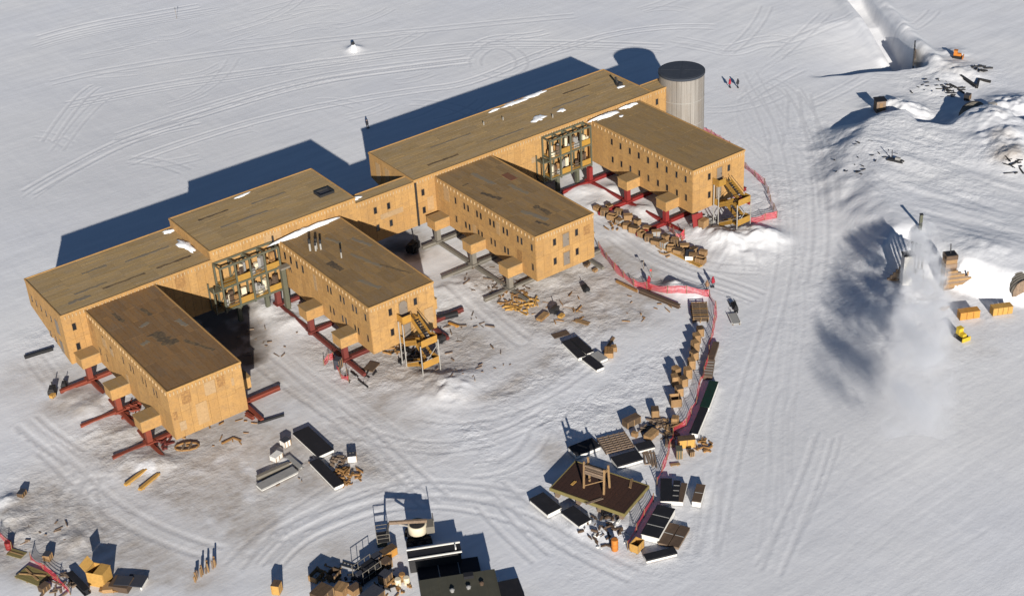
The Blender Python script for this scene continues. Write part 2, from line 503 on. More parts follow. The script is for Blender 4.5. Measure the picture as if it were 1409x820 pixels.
PACK = [(880, 330, 12, 0.7), (930, 360, 8, 0.6), (1050, 150, 14, 0.5), (1100, 250, 14, 0.5), (1060, 400, 16, 0.5), (1080, 560, 20, 0.5), (1050, 720, 20, 0.5), (250, 130, 50, 0.55),
        (700, 60, 30, 0.3), (450, 500, 10, 0.5), (560, 640, 20, 0.4), (1300, 560, 18, 0.5), (680, 440, 8, 0.5), (150, 240, 30, 0.5), (390, 520, 8, 0.5)]
KW = [(*G(a, b)[:2], r, w) for a, b, r, w in PACK]


def gsum(X, Y, L):
    s = np.zeros(np.shape(X))
    for x, y, r, w in L:
        s = s + w * np.exp(-((X - x) ** 2 + (Y - y) ** 2) / (r * r))
    return s


def H(X, Y):
    X, Y = np.asarray(X, float), np.asarray(Y, float)
    z = 0.10 * fbm(X / 14, Y / 14, 3, 1)
    warp = 1.6 * fbm(X / 7, Y / 7, 3, 2)
    d = sdist(X, Y, PLATEAU) + warp
    wid = 4.0 + 6.0 * sm(-62, -52, Y) * (1 - sm(84, 98, X))
    p = sm(wid * 0.55, -wid * 0.45, d)
    top = 3.4 + 1.0 * fbm(X / 22, Y / 22, 3, 3) + 0.34 * fbm((X * 0.9 + Y * 0.2) / 3.6, (Y - 0.2 * X) / 17, 3, 4) * sm(0, -8, d)
    z = z + p * top
    mn = 1 + 0.5 * fbm(X / 1.7, Y / 1.7, 3, 5)
    for x, y, r, h in MW:
        q = ((X - x) ** 2 + (Y - y) ** 2) / (r * r)
        z = z + h * np.exp(-q * 1.2) * mn
    # sunken ramp with a steep near edge
    s = (X - PITA[0]) * PE[0] + (Y - PITA[1]) * PE[1]
    t = (X - PITA[0]) * PN[0] + (Y - PITA[1]) * PN[1] + 0.8 * fbm(X / 4, Y / 4, 2, 6)
    side = sm(PL + 1.0, PL - 0.8, s)
    dep = 4.6 * np.clip(s / PL, 0, 1) ** 1.1 * sm(-0.4, 1.4, t) * np.clip(1 - t / 26.0, 0, 1) * side
    slot = 2.2 * sm(PL - 4.2, PL - 3.2, s) * sm(PL + 0.4, PL - 0.6, s) * sm(0, 1, t) * sm(46, 30, t)
    ridge = 1.3 * np.exp(-((s - PL - 2.2) / 1.7) ** 2) * sm(-5, 2, t) * sm(44, 30, t) * (1 + 0.6 * fbm(X / 4, Y / 4, 2, 7))
    ridge = ridge + 0.7 * np.exp(-((s - PL + 5.4) / 1.3) ** 2) * sm(6, 10, t) * sm(44, 34, t)
    z = z - dep - slot + ridge
    return z


def gp(px, py, lift=0.0):
    """point of the snow surface that the pixel shows"""
    z = 0.0
    for _ in range(8):
        g = G(px, py, z + lift)
        z = 0.5 * z + 0.5 * float(H(g[0], g[1]))
    g = G(px, py, z + lift)
    return Vector((g[0], g[1], z))


# ------------------------------------------------------------------ ground sheet
def lines(a, b, step, far):
    inner = list(np.arange(a, b, step))
    out, s, v = [], step, inner[-1]
    while v < far:
        s *= 1.6
        v += s
        out.append(v)
    s, v = step, inner[0]
    pre = []
    while v > -far:
        s *= 1.6
        v -= s
        pre.append(v)
    return np.array(pre[::-1] + inner + out)


GX, GY = lines(-84, 168, 0.31, 7000), lines(-122, 164, 0.31, 7000)
XX, YY = np.meshgrid(GX, GY, indexing='ij')
ZZ = H(XX, YY)
LANES = [[(345, 440), (420, 520), (520, 600), (640, 700), (740, 790)], [(590, 370), (650, 420), (720, 470)], [(830, 305), (900, 350), (960, 382), (1050, 410)],
         [(20, 560), (120, 660), (260, 740), (340, 800)], [(330, 800), (400, 735), (480, 690), (600, 665), (760, 720), (860, 800)], [(560, 560), (700, 570), (820, 520), (870, 460)],
         [(380, 560), (480, 590), (600, 600)], [(640, 540), (700, 500), (740, 470)]]
LANE = np.zeros_like(ZZ)
for ln_ in LANES:
    L_ = [G(a, b)[:2] for a, b in ln_]
    for a, b in zip(L_[:-1], L_[1:]):
        e = b - a
        t_ = np.clip(((XX - a[0]) * e[0] + (YY - a[1]) * e[1]) / (e @ e), 0, 1)
        d_ = np.sqrt((XX - a[0] - t_ * e[0]) ** 2 + (YY - a[1] - t_ * e[1]) ** 2)
        LANE = np.maximum(LANE, np.exp(-(d_ / 3.2) ** 4))
LANE *= np.clip(1 + 0.5 * fbm(XX / 6, YY / 6, 2, 4), 0, 1)
ZZ += 0.05 * sm(2, -6, sdist(XX, YY, PLATEAU)) * fbm((XX * .95 + YY * .3) / 1.1, (YY * .95 - XX * .3) / 5.5, 4, 3, .6)
AR = (1 - .75 * LANE) * np.clip(gsum(XX, YY, RW), 0, 1.2) * np.clip(0.35 + 1.6 * (fbm(XX / 9, YY / 9, 3, 5) + .3), .25, 1.15)
ZZ += AR * (0.15 * fbm(XX / 2.1, YY / 2.1, 4, 0, 0.6) + 0.07 * np.abs(fbm(XX / 0.9, YY / 0.9, 2, 3)))
ZZ += 0.02 * fbm(XX / 1.3, YY / 6.0, 3, 6)
PK = np.clip(gsum(XX, YY, KW), 0, 1)
RUT = np.zeros_like(ZZ)


def carve(pts, depth=0.07, w=0.35, gauge=2.4, lip=0.5, pale=0.0):
    P = np.array(pts)
    # smooth the polyline (Chaikin)
    for _ in range(3):
        q = np.empty((2 * len(P) - 2, 2))
        q[0::2] = 0.75 * P[:-1] + 0.25 * P[1:]
        q[1::2] = 0.25 * P[:-1] + 0.75 * P[1:]
        P = q
    x0, x1, y0, y1 = P[:, 0].min() - 4, P[:, 0].max() + 4, P[:, 1].min() - 4, P[:, 1].max() + 4
    for a, b in zip(P[:-1], P[1:]):
        L = np.linalg.norm(b - a)
        if L < 1e-6:
            continue
        i0, i1 = np.searchsorted(GX, [min(a[0], b[0]) - 3.2, max(a[0], b[0]) + 3.2])
        j0, j1 = np.searchsorted(GY, [min(a[1], b[1]) - 3.2, max(a[1], b[1]) + 3.2])
        if i1 <= i0 or j1 <= j0:
            continue
        xs, ys = XX[i0:i1, j0:j1], YY[i0:i1, j0:j1]
        e = (b - a) / L
        s = (xs - a[0]) * e[0] + (ys - a[1]) * e[1]
        n = (xs - a[0]) * -e[1] + (ys - a[1]) * e[0]
        on = (s >= -0.02) & (s <= L + 0.02)
        u = np.abs(np.abs(n) - gauge / 2) if gauge else np.abs(n)
        f = -np.exp(-(u / w) ** 2) + lip * np.exp(-((u - 1.9 * w) / (0.8 * w)) ** 2)
        cur = RUT[i0:i1, j0:j1]
        val = depth * f
        RUT[i0:i1, j0:j1] = np.where(on & (np.abs(val) > np.abs(cur)), val, cur)


def track(px, **kw):
    carve([G(a, b)[:2] for a, b in px], **kw)


TR = [
    [(7, 78), (100, 47), (250, 21), (340, 8)], [(7, 66), (110, 36), (240, 14), (300, 4)],
    [(50, 233), (298, 149), (447, 109), (596, 89), (690, 80)], [(60, 222), (290, 145), (440, 104), (590, 86), (680, 76)],
    [(124, 243), (258, 194), (397, 154), (571, 124), (646, 117), (760, 66), (900, 35), (1050, 40)],
    [(7, 130), (150, 95), (400, 60), (650, 35), (900, 12)], [(7, 165), (200, 120), (420, 90), (640, 60), (800, 60), (1000, 70)],
    [(30, 250), (110, 130), (150, 110)], [(45, 255), (120, 150), (170, 118)], [(7, 285), (80, 240), (200, 180), (330, 155)],
    [(660, 100), (650, 80), (680, 60), (715, 72), (720, 95), (690, 105), (655, 98)], [(640, 75), (670, 52), (730, 50), (770, 40)],
    [(1075, 100), (1110, 150), (1135, 230), (1142, 330)], [(1060, 108), (1085, 190), (1120, 260), (1125, 330)], [(1100, 100), (1115, 170), (1128, 260), (1130, 340), (1112, 430)],
    [(1040, 90), (1070, 130), (1100, 210), (1105, 330), (1085, 420), (1070, 560), (1060, 700), (1040, 815)],
    [(1020, 100), (1050, 150), (1075, 230), (1085, 330), (1070, 420), (1020, 560), (990, 700), (960, 815)],
    [(1000, 130), (1040, 170), (1090, 300), (1105, 420), (1090, 520), (1080, 640), (1090, 815)],
    [(985, 610), (975, 700), (955, 800)], [(1010, 600), (1000, 690), (985, 815)], [(1100, 520), (1075, 550), (1070, 600), (1075, 690)],
    [(1405, 560), (1250, 640), (1120, 720), (1020, 815)], [(1405, 610), (1290, 680), (1180, 760), (1120, 815)], [(1405, 690), (1280, 760), (1220, 815)],
    [(1110, 60), (1060, 50), (1000, 70), (960, 60), (900, 50)], [(1215, 15), (1180, 50), (1120, 60), (1050, 90), (1010, 150), (1040, 210), (1080, 280)],
    [(1200, 20), (1150, 30), (1080, 60), (1030, 65)],
    [(820, 305), (880, 350), (940, 375), (1010, 395), (1070, 420)], [(780, 268), (850, 318), (920, 352), (1000, 372), (1080, 370)],
    [(170, 668), (120, 660), (100, 690), (112, 720), (150, 745)], [(180, 655), (110, 645), (88, 690), (105, 730), (160, 775)], [(150, 650), (125, 650), (120, 690), (140, 712)],
    [(350, 810), (400, 745), (470, 712), (540, 690), (640, 690), (740, 720), (850, 790)], [(330, 800), (390, 732), (460, 700), (540, 672), (660, 672), (760, 700)],
    [(360, 750), (400, 726), (468, 701), (533, 680), (600, 640)], [(290, 815), (360, 735), (480, 660), (560, 600)], [(600, 650), (720, 640), (760, 560)],
    [(600, 372), (650, 415), (700, 455), (740, 485)], [(615, 370), (665, 412), (715, 455)], [(330, 470), (390, 520), (470, 570), (560, 650), (640, 720)], [(350, 460), (420, 520), (500, 570), (600, 640)],
    [(40, 600), (90, 640), (150, 700), (250, 750), (340, 770)], [(20, 560), (60, 600), (140, 650)], [(30, 470), (70, 520), (100, 560)],
    [(430, 560), (500, 600), (600, 620), (700, 600), (800, 540)], [(540, 560), (640, 580), (760, 540), (880, 440)], [(650, 640), (720, 700), (800, 760), (930, 815)], [(640, 660), (700, 730), (780, 800)],
    [(1150, 560), (1130, 640), (1080, 740), (1040, 815)], [(1405, 500), (1290, 540), (1180, 620), (1100, 720)], [(1380, 480), (1300, 500), (1180, 560)], [(1330, 440), (1300, 470), (1340, 500), (1405, 490)],
]
for i, t in enumerate(TR):
    if t[0][0] >= 1330:
        track(t, depth=0.012, w=0.22, gauge=2.2)
        continue
    if t[0][0] > 980 and i % 2:
        track(t, depth=0.016, w=0.2, gauge=1.2)
        continue
    track(t, depth=(0.036 + 0.03 * ((i * 7) % 5) / 4) * (.62 if t[0][0] > 980 else 1), w=0.26 + 0.10 * ((i * 3) % 4) / 3, gauge=2.3 if i % 3 else 2.9)
    if i % 3 == 0:
        off = 4 + (i % 5) * 2
        track([(a + off * math.sin(j + i), b + off * 0.6) for j, (a, b) in enumerate(t)], depth=0.035, w=0.26, gauge=2.3)
for i in range(70):
    a = rng.uniform(0, 1, 2)
    px, py = 1000 + 230 * a[0] - 60 * (i % 3), 40 + 300 * a[1]
    th = rng.uniform(0, 6.28)
    if i >= 30:
        px, py, th = rng.uniform(10, 900), rng.uniform(15, 240), rng.uniform(-0.5, 0.1)
    pts, L = [], rng.uniform(30, 90)
    cur = rng.uniform(-0.5, 0.5)
    for s_ in range(5):
        pts.append((px, py))
        px += math.cos(th) * L * 0.4
        py += math.sin(th) * L * 0.3
        th += cur * 0.5
    track(pts, depth=0.032, w=0.27, gauge=2.3)
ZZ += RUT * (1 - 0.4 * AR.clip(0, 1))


def sheet(name, X, Y, Z, m):
    nx, ny = X.shape
    co = np.stack([X, Y, Z], -1).reshape(-1, 3).astype(np.float32)
    i = np.arange(nx * ny).reshape(nx, ny)
    q = np.stack([i[:-1, :-1], i[1:, :-1], i[1:, 1:], i[:-1, 1:]], -1).reshape(-1, 4)
    me = bpy.data.meshes.new(name)
    me.vertices.add(len(co))
    me.vertices.foreach_set('co', co.ravel())
    me.loops.add(q.size)
    me.loops.foreach_set('vertex_index', q.ravel().astype(np.int32))
    me.polygons.add(len(q))
    me.polygons.foreach_set('loop_start', np.arange(0, q.size, 4, dtype=np.int32))
    me.polygons.foreach_set('use_smooth', np.ones(len(q), bool))
    me.update(calc_edges=True)
    me.materials.append(M[m])
    return me


me = sheet('snow_ground', XX, YY, ZZ, 'snow')
PAINTED_SHADE = [(300, 440, 4.5, 1.0), (325, 470, 4.0, 1.0), (285, 418, 4.0, 1.0), (332, 495, 2.5, 1.0), (265, 410, 3.5, .8), (555, 345, 3.5, .7), (735, 250, 3.5, .8)]  # spots where deep shade beside the spine is painted on the snow
OW = [(*G(a, b)[:2], r, w) for a, b, r, w in PAINTED_SHADE]
painted_shade = np.clip(1.4 * gsum(XX, YY, OW) * (1 + 1.2 * fbm(XX / 3, YY / 3, 3, 6)), 0, 1)
dirt_shade = np.clip((gsum(XX, YY, DW) * (1 + 1.3 * fbm(XX / 5, YY / 5, 4, 2)) - .08) * 1.9, 0, 1) * (1 - .6 * LANE)
dirt_shade = np.maximum(.5 * dirt_shade, .5 * (painted_shade > .02) * np.minimum(1, painted_shade * 3) + .5 * painted_shade)  # dirt fills the lower half, painted shade runs to the top
att = me.attributes.new('dirt_shade', 'FLOAT_COLOR', 'POINT')
att.data.foreach_set('color', np.stack([dirt_shade, PK, np.clip(AR, 0, 1), np.clip(0.5 + RUT * 14, 0, 1)], -1).astype(np.float32).ravel())
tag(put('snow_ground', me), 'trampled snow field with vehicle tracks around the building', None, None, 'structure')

# ------------------------------------------------------------------ the station: walls with panels, openings, roofs
SHARED = {}


def shared_box(key, size, m):
    if key not in SHARED:
        SHARED[key] = MB().box((0, 0, 0), size).mesh(key[0], m)
    return SHARED[key]


def win_mesh(w, h):
    w, h = w + .14, h + .14
    kx = ('window', round(w, 2), round(h, 2))
    if kx not in SHARED:
        f = MB()
        t = 0.07
        for sx in (-1, 1):
            f.box((sx * (w / 2 - t / 2), 0.055, 0), (t, 0.07, h))
        for sz in (-1, 1):
            f.box((0, 0.055, sz * (h / 2 - t / 2)), (w - 2 * t - 0.004, 0.07, t))
        g = MB().box((0, 0.018, 0), (w - 2 * t, 0.02, h - 2 * t))
        SHARED[kx] = (f.mesh('window', 'frame'), g.mesh('pane', 'pane'))
    return SHARED[kx]


def facade(parent, O, ang, w, z0, z1, wins=(), bay=1.3, lo=None, mid=6.85, doors=(), patches=(), skip=()):
    """sheathing of plywood sheets on a wall. O: lower left corner seen from outside, ang: direction of the wall to the right."""
    U = Vector((math.cos(ang), math.sin(ang), 0))
    NO = Vector((U.y, -U.x, 0))
    O = Vector((O[0], O[1], 0))
    n = max(1, round(w / bay))
    b = w / n
    rows = [(z0, mid), (mid, z1)] if z0 < mid < z1 else [(z0, z1)]
    openings = [(u - a / 2, u + a / 2, z - h / 2, z + h / 2) for u, z, a, h in [(q_[0], q_[1], q_[2] + .14, q_[3] + .14) for q_ in wins] + [d[:4] for d in doors]]
    rz = ang
    for r0, r1 in rows:
        for i in range(n):
            u0, u1 = i * b + 0.014, (i + 1) * b - 0.014
            c0, c1 = r0 + 0.014, r1 - 0.014
            hit = [o for o in openings if o[0] < u1 and o[1] > u0 and o[2] < c1 and o[3] > c0]
            slant = lo is not None and max(lo(u0), lo(u1)) > c0
            uc, zc = (u0 + u1) / 2, (c0 + c1) / 2
            loc = O + U * uc + Vector((0, 0, zc))
            if not hit and not slant:
                me = shared_box(('wall_panel', round(u1 - u0, 3), round(c1 - c0, 3)), (u1 - u0, 0.12, c1 - c0), 'ply_wall')
            else:
                us = sorted({u0, u1} | {v for o in hit for v in o[:2] if u0 < v < u1})
                zs = sorted({c0, c1} | {v for o in hit for v in o[2:] if c0 < v < c1})
                q = MB()
                for ua, ub in zip(us, us[1:]):
                    for za, zb in zip(zs, zs[1:]):
                        um, zm = (ua + ub) / 2, (za + zb) / 2
                        if any(o[0] < um < o[1] and o[2] < zm < o[3] for o in hit):
                            continue
                        la, lb = (max(za, lo(ua)), max(za, lo(ub))) if lo else (za, za)
                        if min(la, lb) >= zb - 0.02:
                            continue
                        la, lb = min(la, zb - 0.01), min(lb, zb - 0.01)
                        P = [(ua - uc, yy, la - zc) if j == 0 else (ub - uc, yy, lb - zc) if j == 1 else (ub - uc, yy, zb - zc) if j == 2 else (ua - uc, yy, zb - zc) for yy in (-0.06, 0.06) for j in range(4)]
                        q.add(P, [(0, 1, 2, 3), (7, 6, 5, 4), (0, 4, 5, 1), (1, 5, 6, 2), (2, 6, 7, 3), (3, 7, 4, 0)])
                if not q.v:
                    continue
                me = q.mesh('wall_panel', 'ply_wall')
            # sheet's outer face differs by a few mm from its neighbours
            o = put('wall_panel', me, parent, loc + NO * (0.0 + random.uniform(-0.006, 0.006)), rz)
    for u, z, a, h in wins:
        f, g = win_mesh(a, h)
        loc = O + U * u + Vector((0, 0, z))
        # frames face outwards: local -y is outwards for ang, so turn by 180 degrees
        fo = put('window', f, parent, loc, rz + math.pi)
        put('pane', g, fo)
    for u, z, a, h, kind in doors:
        d = MB()
        loc = O + U * u + Vector((0, 0, z))
        if kind == 'arch':
            r = a / 2
            poly = [(-r, -h / 2), (r, -h / 2), (r, h / 2 - r)] + [(r * math.cos(t), h / 2 - r + r * math.sin(t)) for t in np.linspace(0.3, math.pi - 0.3, 6)] + [(-r, h / 2 - r)]
            P = [(x, yy, zz) for yy in (-0.09, 0.02) for x, zz in poly]
            nn = len(poly)
            d.add(P, [tuple(range(nn)), tuple(range(2 * nn - 1, nn - 1, -1))] + [(i, i + nn, (i + 1) % nn + nn, (i + 1) % nn) for i in range(nn)])
        else:
            d.box((0, -0.02, 0), (a - 0.06, 0.10, h - 0.06))
        do = d.build('door', 'pane' if kind == 'dark' else 'door', parent, loc=loc, rz=rz)
        fr = MB()
        for sx in (-1, 1):
            fr.box((sx * (a / 2 + 0.03), -0.055, 0), (0.10, 0.11, h + 0.1))
        fr.box((0, -0.055, h / 2 + 0.06), (a + 0.16, 0.11, 0.10))
        fr.build('door_frame', 'frame', do)
        MB().box((a * 0.33, -0.1, 0), (0.06, 0.08, 0.2)).build('handle', 'dark_steel', do)
    for u, z, a, h, mname in patches:
        MB().box((0, -0.085, 0), (a, 0.03, h)).build('patch_panel', mname, parent, loc=O + U * u + Vector((0, 0, z)), rz=rz)


def roof(parent, x0, x1, y0, y1, z, m, ax, pl=3.7, pw=0.96):
    """deck of sheets, each lying a few mm higher or lower than the next, and a low kerb round the edge"""
    lx, ly = (pl, pw) if ax == 'x' else (pw, pl)
    nx, ny = max(1, round((x1 - x0) / lx)), max(1, round((y1 - y0) / ly))
    lx, ly = (x1 - x0) / nx, (y1 - y0) / ny
    kx = ('roof_panel', round(lx, 3), round(ly, 3), m)
    me = shared_box(kx, (lx - 0.02, ly - 0.02, 0.05), m)
    for i in range(nx):
        for j in range(ny):
            o = put('roof_panel', me, parent, (x0 + (i + 0.5) * lx, y0 + (j + 0.5) * ly, z - 0.025 + random.uniform(-0.008, 0.008)))
            o.rotation_euler = (random.uniform(-0.004, 0.004), random.uniform(-0.003, 0.003), 0)


def kerbs(parent, x0, x1, y0, y1, z, m='trim', sides='flbr'):
    w, h = 0.16, 0.10
    for sd, a in (('f', (x0 - 0.1, x1 + 0.1, y0 - 0.12, y0 + w - 0.12)), ('b', (x0 - 0.1, x1 + 0.1, y1 - w + 0.12, y1 + 0.12)), ('l', (x0 - 0.12, x0 + w - 0.12, y0 + w - 0.118, y1 - w + 0.118)), ('r', (x1 - w + 0.12, x1 + 0.12, y0 + w - 0.118, y1 - w + 0.118))):
        if sd in sides:
            MB().span(*a, z - 0.22, z + h).build('roof_edge', m, parent)


def eaves(parent, p0, p1, z, step=0.5):
    """row of small batten ends under a roof edge"""
    p0, p1 = Vector((*p0, 0)), Vector((*p1, 0))
    L = (p1 - p0).length
    d = (p1 - p0) / L
    nrm = Vector((d.y, -d.x, 0))
    b = MB()
    n = int(L / step)
    for i in range(n):
        c = p0 + d * ((i + 0.5) * L / n) + nrm * 0.13
        b.box((c.x, c.y, z - 0.46), (0.16, 0.12, 0.48), math.atan2(d.y, d.x))
    tag(b.build('eave_batten', 'batten', parent), kind='stuff')


ZB = 3.05


def blob_poly(L, Wd, n=14, amp=0.3):
    ph = [random.uniform(0, 6.28) for _ in range(3)]
    out = []
    for i in range(n):
        t = 2 * math.pi * i / n
        r = 1 + amp * (0.5 * math.sin(2 * t + ph[0]) + 0.35 * math.sin(3 * t + ph[1]) + 0.3 * math.sin(5 * t + ph[2])) + random.uniform(-amp, amp) * 0.75
        out.append((math.cos(t) * L / 2 * r, math.sin(t) * Wd / 2 * r))
    return out


def strip_poly(L, Wd):
    """torn strip: ragged long edges and uneven ends"""
    n = 9
    up = [(-L / 2 + L * i / n + random.uniform(-.1, .1), Wd / 2 * random.uniform(.35, 1.0)) for i in range(n + 1)]
    dn = [(x + random.uniform(-.1, .1), -Wd / 2 * random.uniform(.35, 1.0)) for x, _ in up[::-1]]
    return dn[::-1] + up[::-1]


def roof_patch(parent, x, y, z, L, Wd, m, rz=0.0, amp=0.3):
    MB().prism(strip_poly(L, Wd), -0.01, 0.022).build('roof_patch', m, parent, loc=(x, y, z), rz=rz)


def roof_sheet(parent, x, y, z, L, Wd, m):
    MB().box((0, 0, 0), (L, Wd, 0.03)).build('roof_patch', m, parent, loc=(x, y, z + 0.012))


def sponson(parent, x, y, side, m='ply_wall'):
    """plywood box built out from the wall over a column head"""
    c = x - side * 0.05
    b = MB().span(min(x, x + side * 2.85), max(x, x + side * 2.85), y - 1.15, y + 1.15, ZB + 0.05, 4.75)
    o = b.build('column_housing', m, parent)
    x0, x1 = sorted((x - side * 0.02, x + side * 2.95))
    MB().span(x0, x1, y - 1.25, y + 1.25, 4.754, 4.86).build('housing_lid', 'roof_wing_c', o)


def column(parent, x, y, m, z0=0.0, z1=ZB + 0.02):
    o = MB().box((0, 0, (z0 + z1) / 2), (0.75, 0.75, z1 - z0)).build('column', m, parent, loc=(x, y, 0))
    MB().box((0, 0, 0.62), (1.35, 1.35, 0.16)).build('base_plate', m, o)


def frame_base(parent, xl, xr, rows, ext_l, ext_r, m, y_end):
    """steel ground frame: cross beams through each column row, long beams joining the columns"""
    for y, el, er in zip(rows, ext_l, ext_r):
        g = MB()
        for dz, th in ((0.05, 0.10), (0.52, 0.10)):
            g.span(xl - el, xr + er, y - 0.26, y + 0.26, dz, dz + th)
        g.span(xl - el, xr + er, y - 0.13, y + 0.13, 0.151, 0.519)
        g.build('ground_beam', m, parent)
    for x in (xl, xr):
        g = MB()
        ys = list(rows) + [y_end]
        for a, b in zip(ys, ys[1:]):
            g.span(x - 0.24, x + 0.24, b + 0.33, a - 0.33, 0.06, 0.52)
        g.build('ground_beam', m, parent)


def wing(name, label, x0, x1, y0, yf, rm, steel, ext_l, ext_r, lw, fw_, doors, lpatch=(), fpatch=(), zr=10.6, rows=(-1.3, -11.2, -20.8), head=True):
    t = thing(name, label, 'building', ((x0 + x1) / 2, yf, 0), 0, 'wings standing on columns')
    inv = Matrix.Translation((-(x0 + x1) / 2, -yf, 0))
    root = t
    # all geometry below is laid out in place and parented with the inverse offset
    class Par:
        pass
    MB().span(x0 + 0.06, x1 - 0.06, yf + 0.06, y0 - 0.02, ZB, zr - 0.06).build('wall_core', 'ply_wall', t)
    w = x1 - x0
    facade(t, (x0, yf), 0.0, w, ZB, zr - 0.05, fw_, doors=doors, patches=fpatch)
    ln = y0 - yf
    facade(t, (x0, y0), -math.pi / 2, ln, ZB, zr - 0.05, lw, patches=lpatch, doors=())
    facade(t, (x1, yf), math.pi / 2, ln, ZB, zr - 0.05, [(u, z, 0.55, 1.1) for z in (8.55, 5.25) for u in np.arange(2.4, ln - 1, 4.6)])
    roof(t, x0, x1, yf, y0 - 0.15, zr, rm, 'y')
    kerbs(t, x0, x1, yf, y0 - 0.14, zr, sides='flr')
    eaves(t, (x0, yf), (x1, yf), zr)
    eaves(t, (x0, y0 - 0.5), (x0, yf), zr, 0.9)
    xl, xr = x0 - 1.8, x1 + 1.8
    for y in rows:
        for x, s_ in ((xl, -1), (xr, 1)):
            column(t, x, y, steel)
            if head or y < -5 or s_ > 0:
                sponson(t, x0 if s_ < 0 else x1, y, s_)
    frame_base(t, xl, xr, rows, ext_l, ext_r, steel, yf - 0.2)
    # shift every child so that the Empty sits at the thing's base
    for c in t.children:
        c.location = c.location - t.location
    return t


def cols(vals, y0, z, a=0.55, h=1.1):
    return [(y0 - v, z, a, h) for v in vals]


ZU, ZL = 8.55, 5.25
# wing one (lower left)
lw = cols([-11.96, -14.24, -15.16, -18.08, -19.09, -21.49, -22.38], 0, 8.3) + cols([-7.9], 0, 8.0) + cols([-5.35], 0, 8.4) + cols([-5.34, -3.0], 0, 5.3)
w1 = wing('station_wing', 'plywood wing nearest the left edge, pale patch panels on its blank end wall', -46.39, -35.9, 0, -26.2, 'roof_wing_a', 'red_steel',
          (4.6, 5.7, 5.3), (1.5, 2, 5.6), lw, [], [],
          [(1.5, 8.8, 0.9, 1.7, 'ply_dark'), (5.6, 8.0, 1.3, 1.5, 'ply_pale'), (7.9, 7.6, 1.0, 1.2, 'ply_pale'), (12.2, 5.4, 0.7, 1.5, 'ply_pale')],
          [(2.35, 8.8, 1.3, 1.9, 'ply_dark'), (5.75, 8.75, 1.55, 2.0, 'ply_pale'), (7.4, 9.0, 1.1, 1.6, 'ply_dark'), (4.15, 5.5, 1.6, 3.3, 'ply_pale'), (0.45, 6.7, 0.55, 1.2, 'ply_dark'),
           (1.25, 4.8, 0.9, 1.4, 'ply_pale'), (9.0, 5.1, 1.0, 2.6, 'ply_wall'), (9.0, 8.2, 0.4, 1.2, 'ply_pale')])
# wing two
lw = [(v, 8.66, 0.7, 1.25) for v in (2.2, 3.95, 5.75, 7.5)] + cols([-14.68, -15.52, -18.2, -19.12, -21.58, -22.48, -24.91], 0, ZU + .08) + cols([-14.69, -15.64, -18.11, -19.02, -21.54, -22.44, -24.94], 0, ZL - .05)
w2 = wing('station_wing', 'plywood wing with vent pipes on its roof and a yellow stair at its end wall', -15.92, -5.29, 0, -26.04, 'roof_wing_b', 'maroon_steel',
          (0.6, 0.6, 0.6), (2, 5, 6.2), lw, [(3.28, 8.66, .55, 1.1), (7.45, 8.7, .55, 1.1), (3.28, 5.35, .55, 1.1)],
          [(5.4, 8.35, 1.35, 2.5, 'arch'), (5.75, 4.65, 1.1, 2.1, 'plain')],
          [(11.0, 8.0, 0.8, 2.6, 'ply_pale')], [(9.45, 5.5, 1.5, 2.6, 'ply_pale')], head=False)
# wing three
ly3 = 1.07
lw = cols([-4.66, -7.1, -8.11, -10.51, -11.51, -13.96, -14.93, -17.42, -18.38, -21.06, -21.99, -24.52], ly3, 8.48) + cols([-4.55, -7.13, -8.15, -10.6, -11.5, -13.97, -14.95, -17.5, -18.32, -24.55], ly3, 5.17)
w3 = wing('station_wing', 'plywood wing between the two gaps, stacked grey doors on its end wall', 13.25, 24.17, ly3, -25.43, 'roof_wing_b', 'grey_steel',
          (3, 6, 4.8), (3, 3, 3), lw, [(3.45, 8.5, .55, 1.1), (7.63, 8.6, .55, 1.1), (3.42, 5.25, .55, 1.1), (7.62, 5.3, .55, 1.1)],
          [(5.58, 8.1, 1.2, 2.2, 'plain'), (5.6, 4.9, 1.2, 2.2, 'plain')],
          [(3.3, 8.7, 1.5, 2.4, 'ply_pale'), (22.45, 5.0, 1.2, 3.2, 'ply_dark'), (17.1, 8.3, 0.9, 2.2, 'ply_pale'), (10.6, 5.2, 0.9, 2.0, 'ply_pale')],
          [(9.6, 8.3, 1.2, 1.5, 'ply_dark')])
# wing four
lw = cols([-5.22, -7.48, -9.86, -12.12, -14.43, -16.72, -18.98, -21.34, -23.5], ly3, 8.58) + cols([-5.37, -7.65, -9.95, -12.21, -14.5, -16.85, -19.07, -21.45, -23.63], ly3, 5.37)
w4 = wing('station_wing', 'plywood wing beside the round steel tower, two even rows of small windows', 44.53, 55.58, ly3, -25.14, 'roof_wing_c', 'bright_red_steel',
          (6, 6.2, 6.2), (3, 3, 3), lw, [(3.42, 8.5, .55, 1.1), (7.62, 8.62, .55, 1.1), (3.48, 5.25, .55, 1.1)],
          [(5.6, 8.2, 1.1, 2.3, 'plain'), (5.5, 4.9, 1.1, 2.2, 'plain')], head=False)


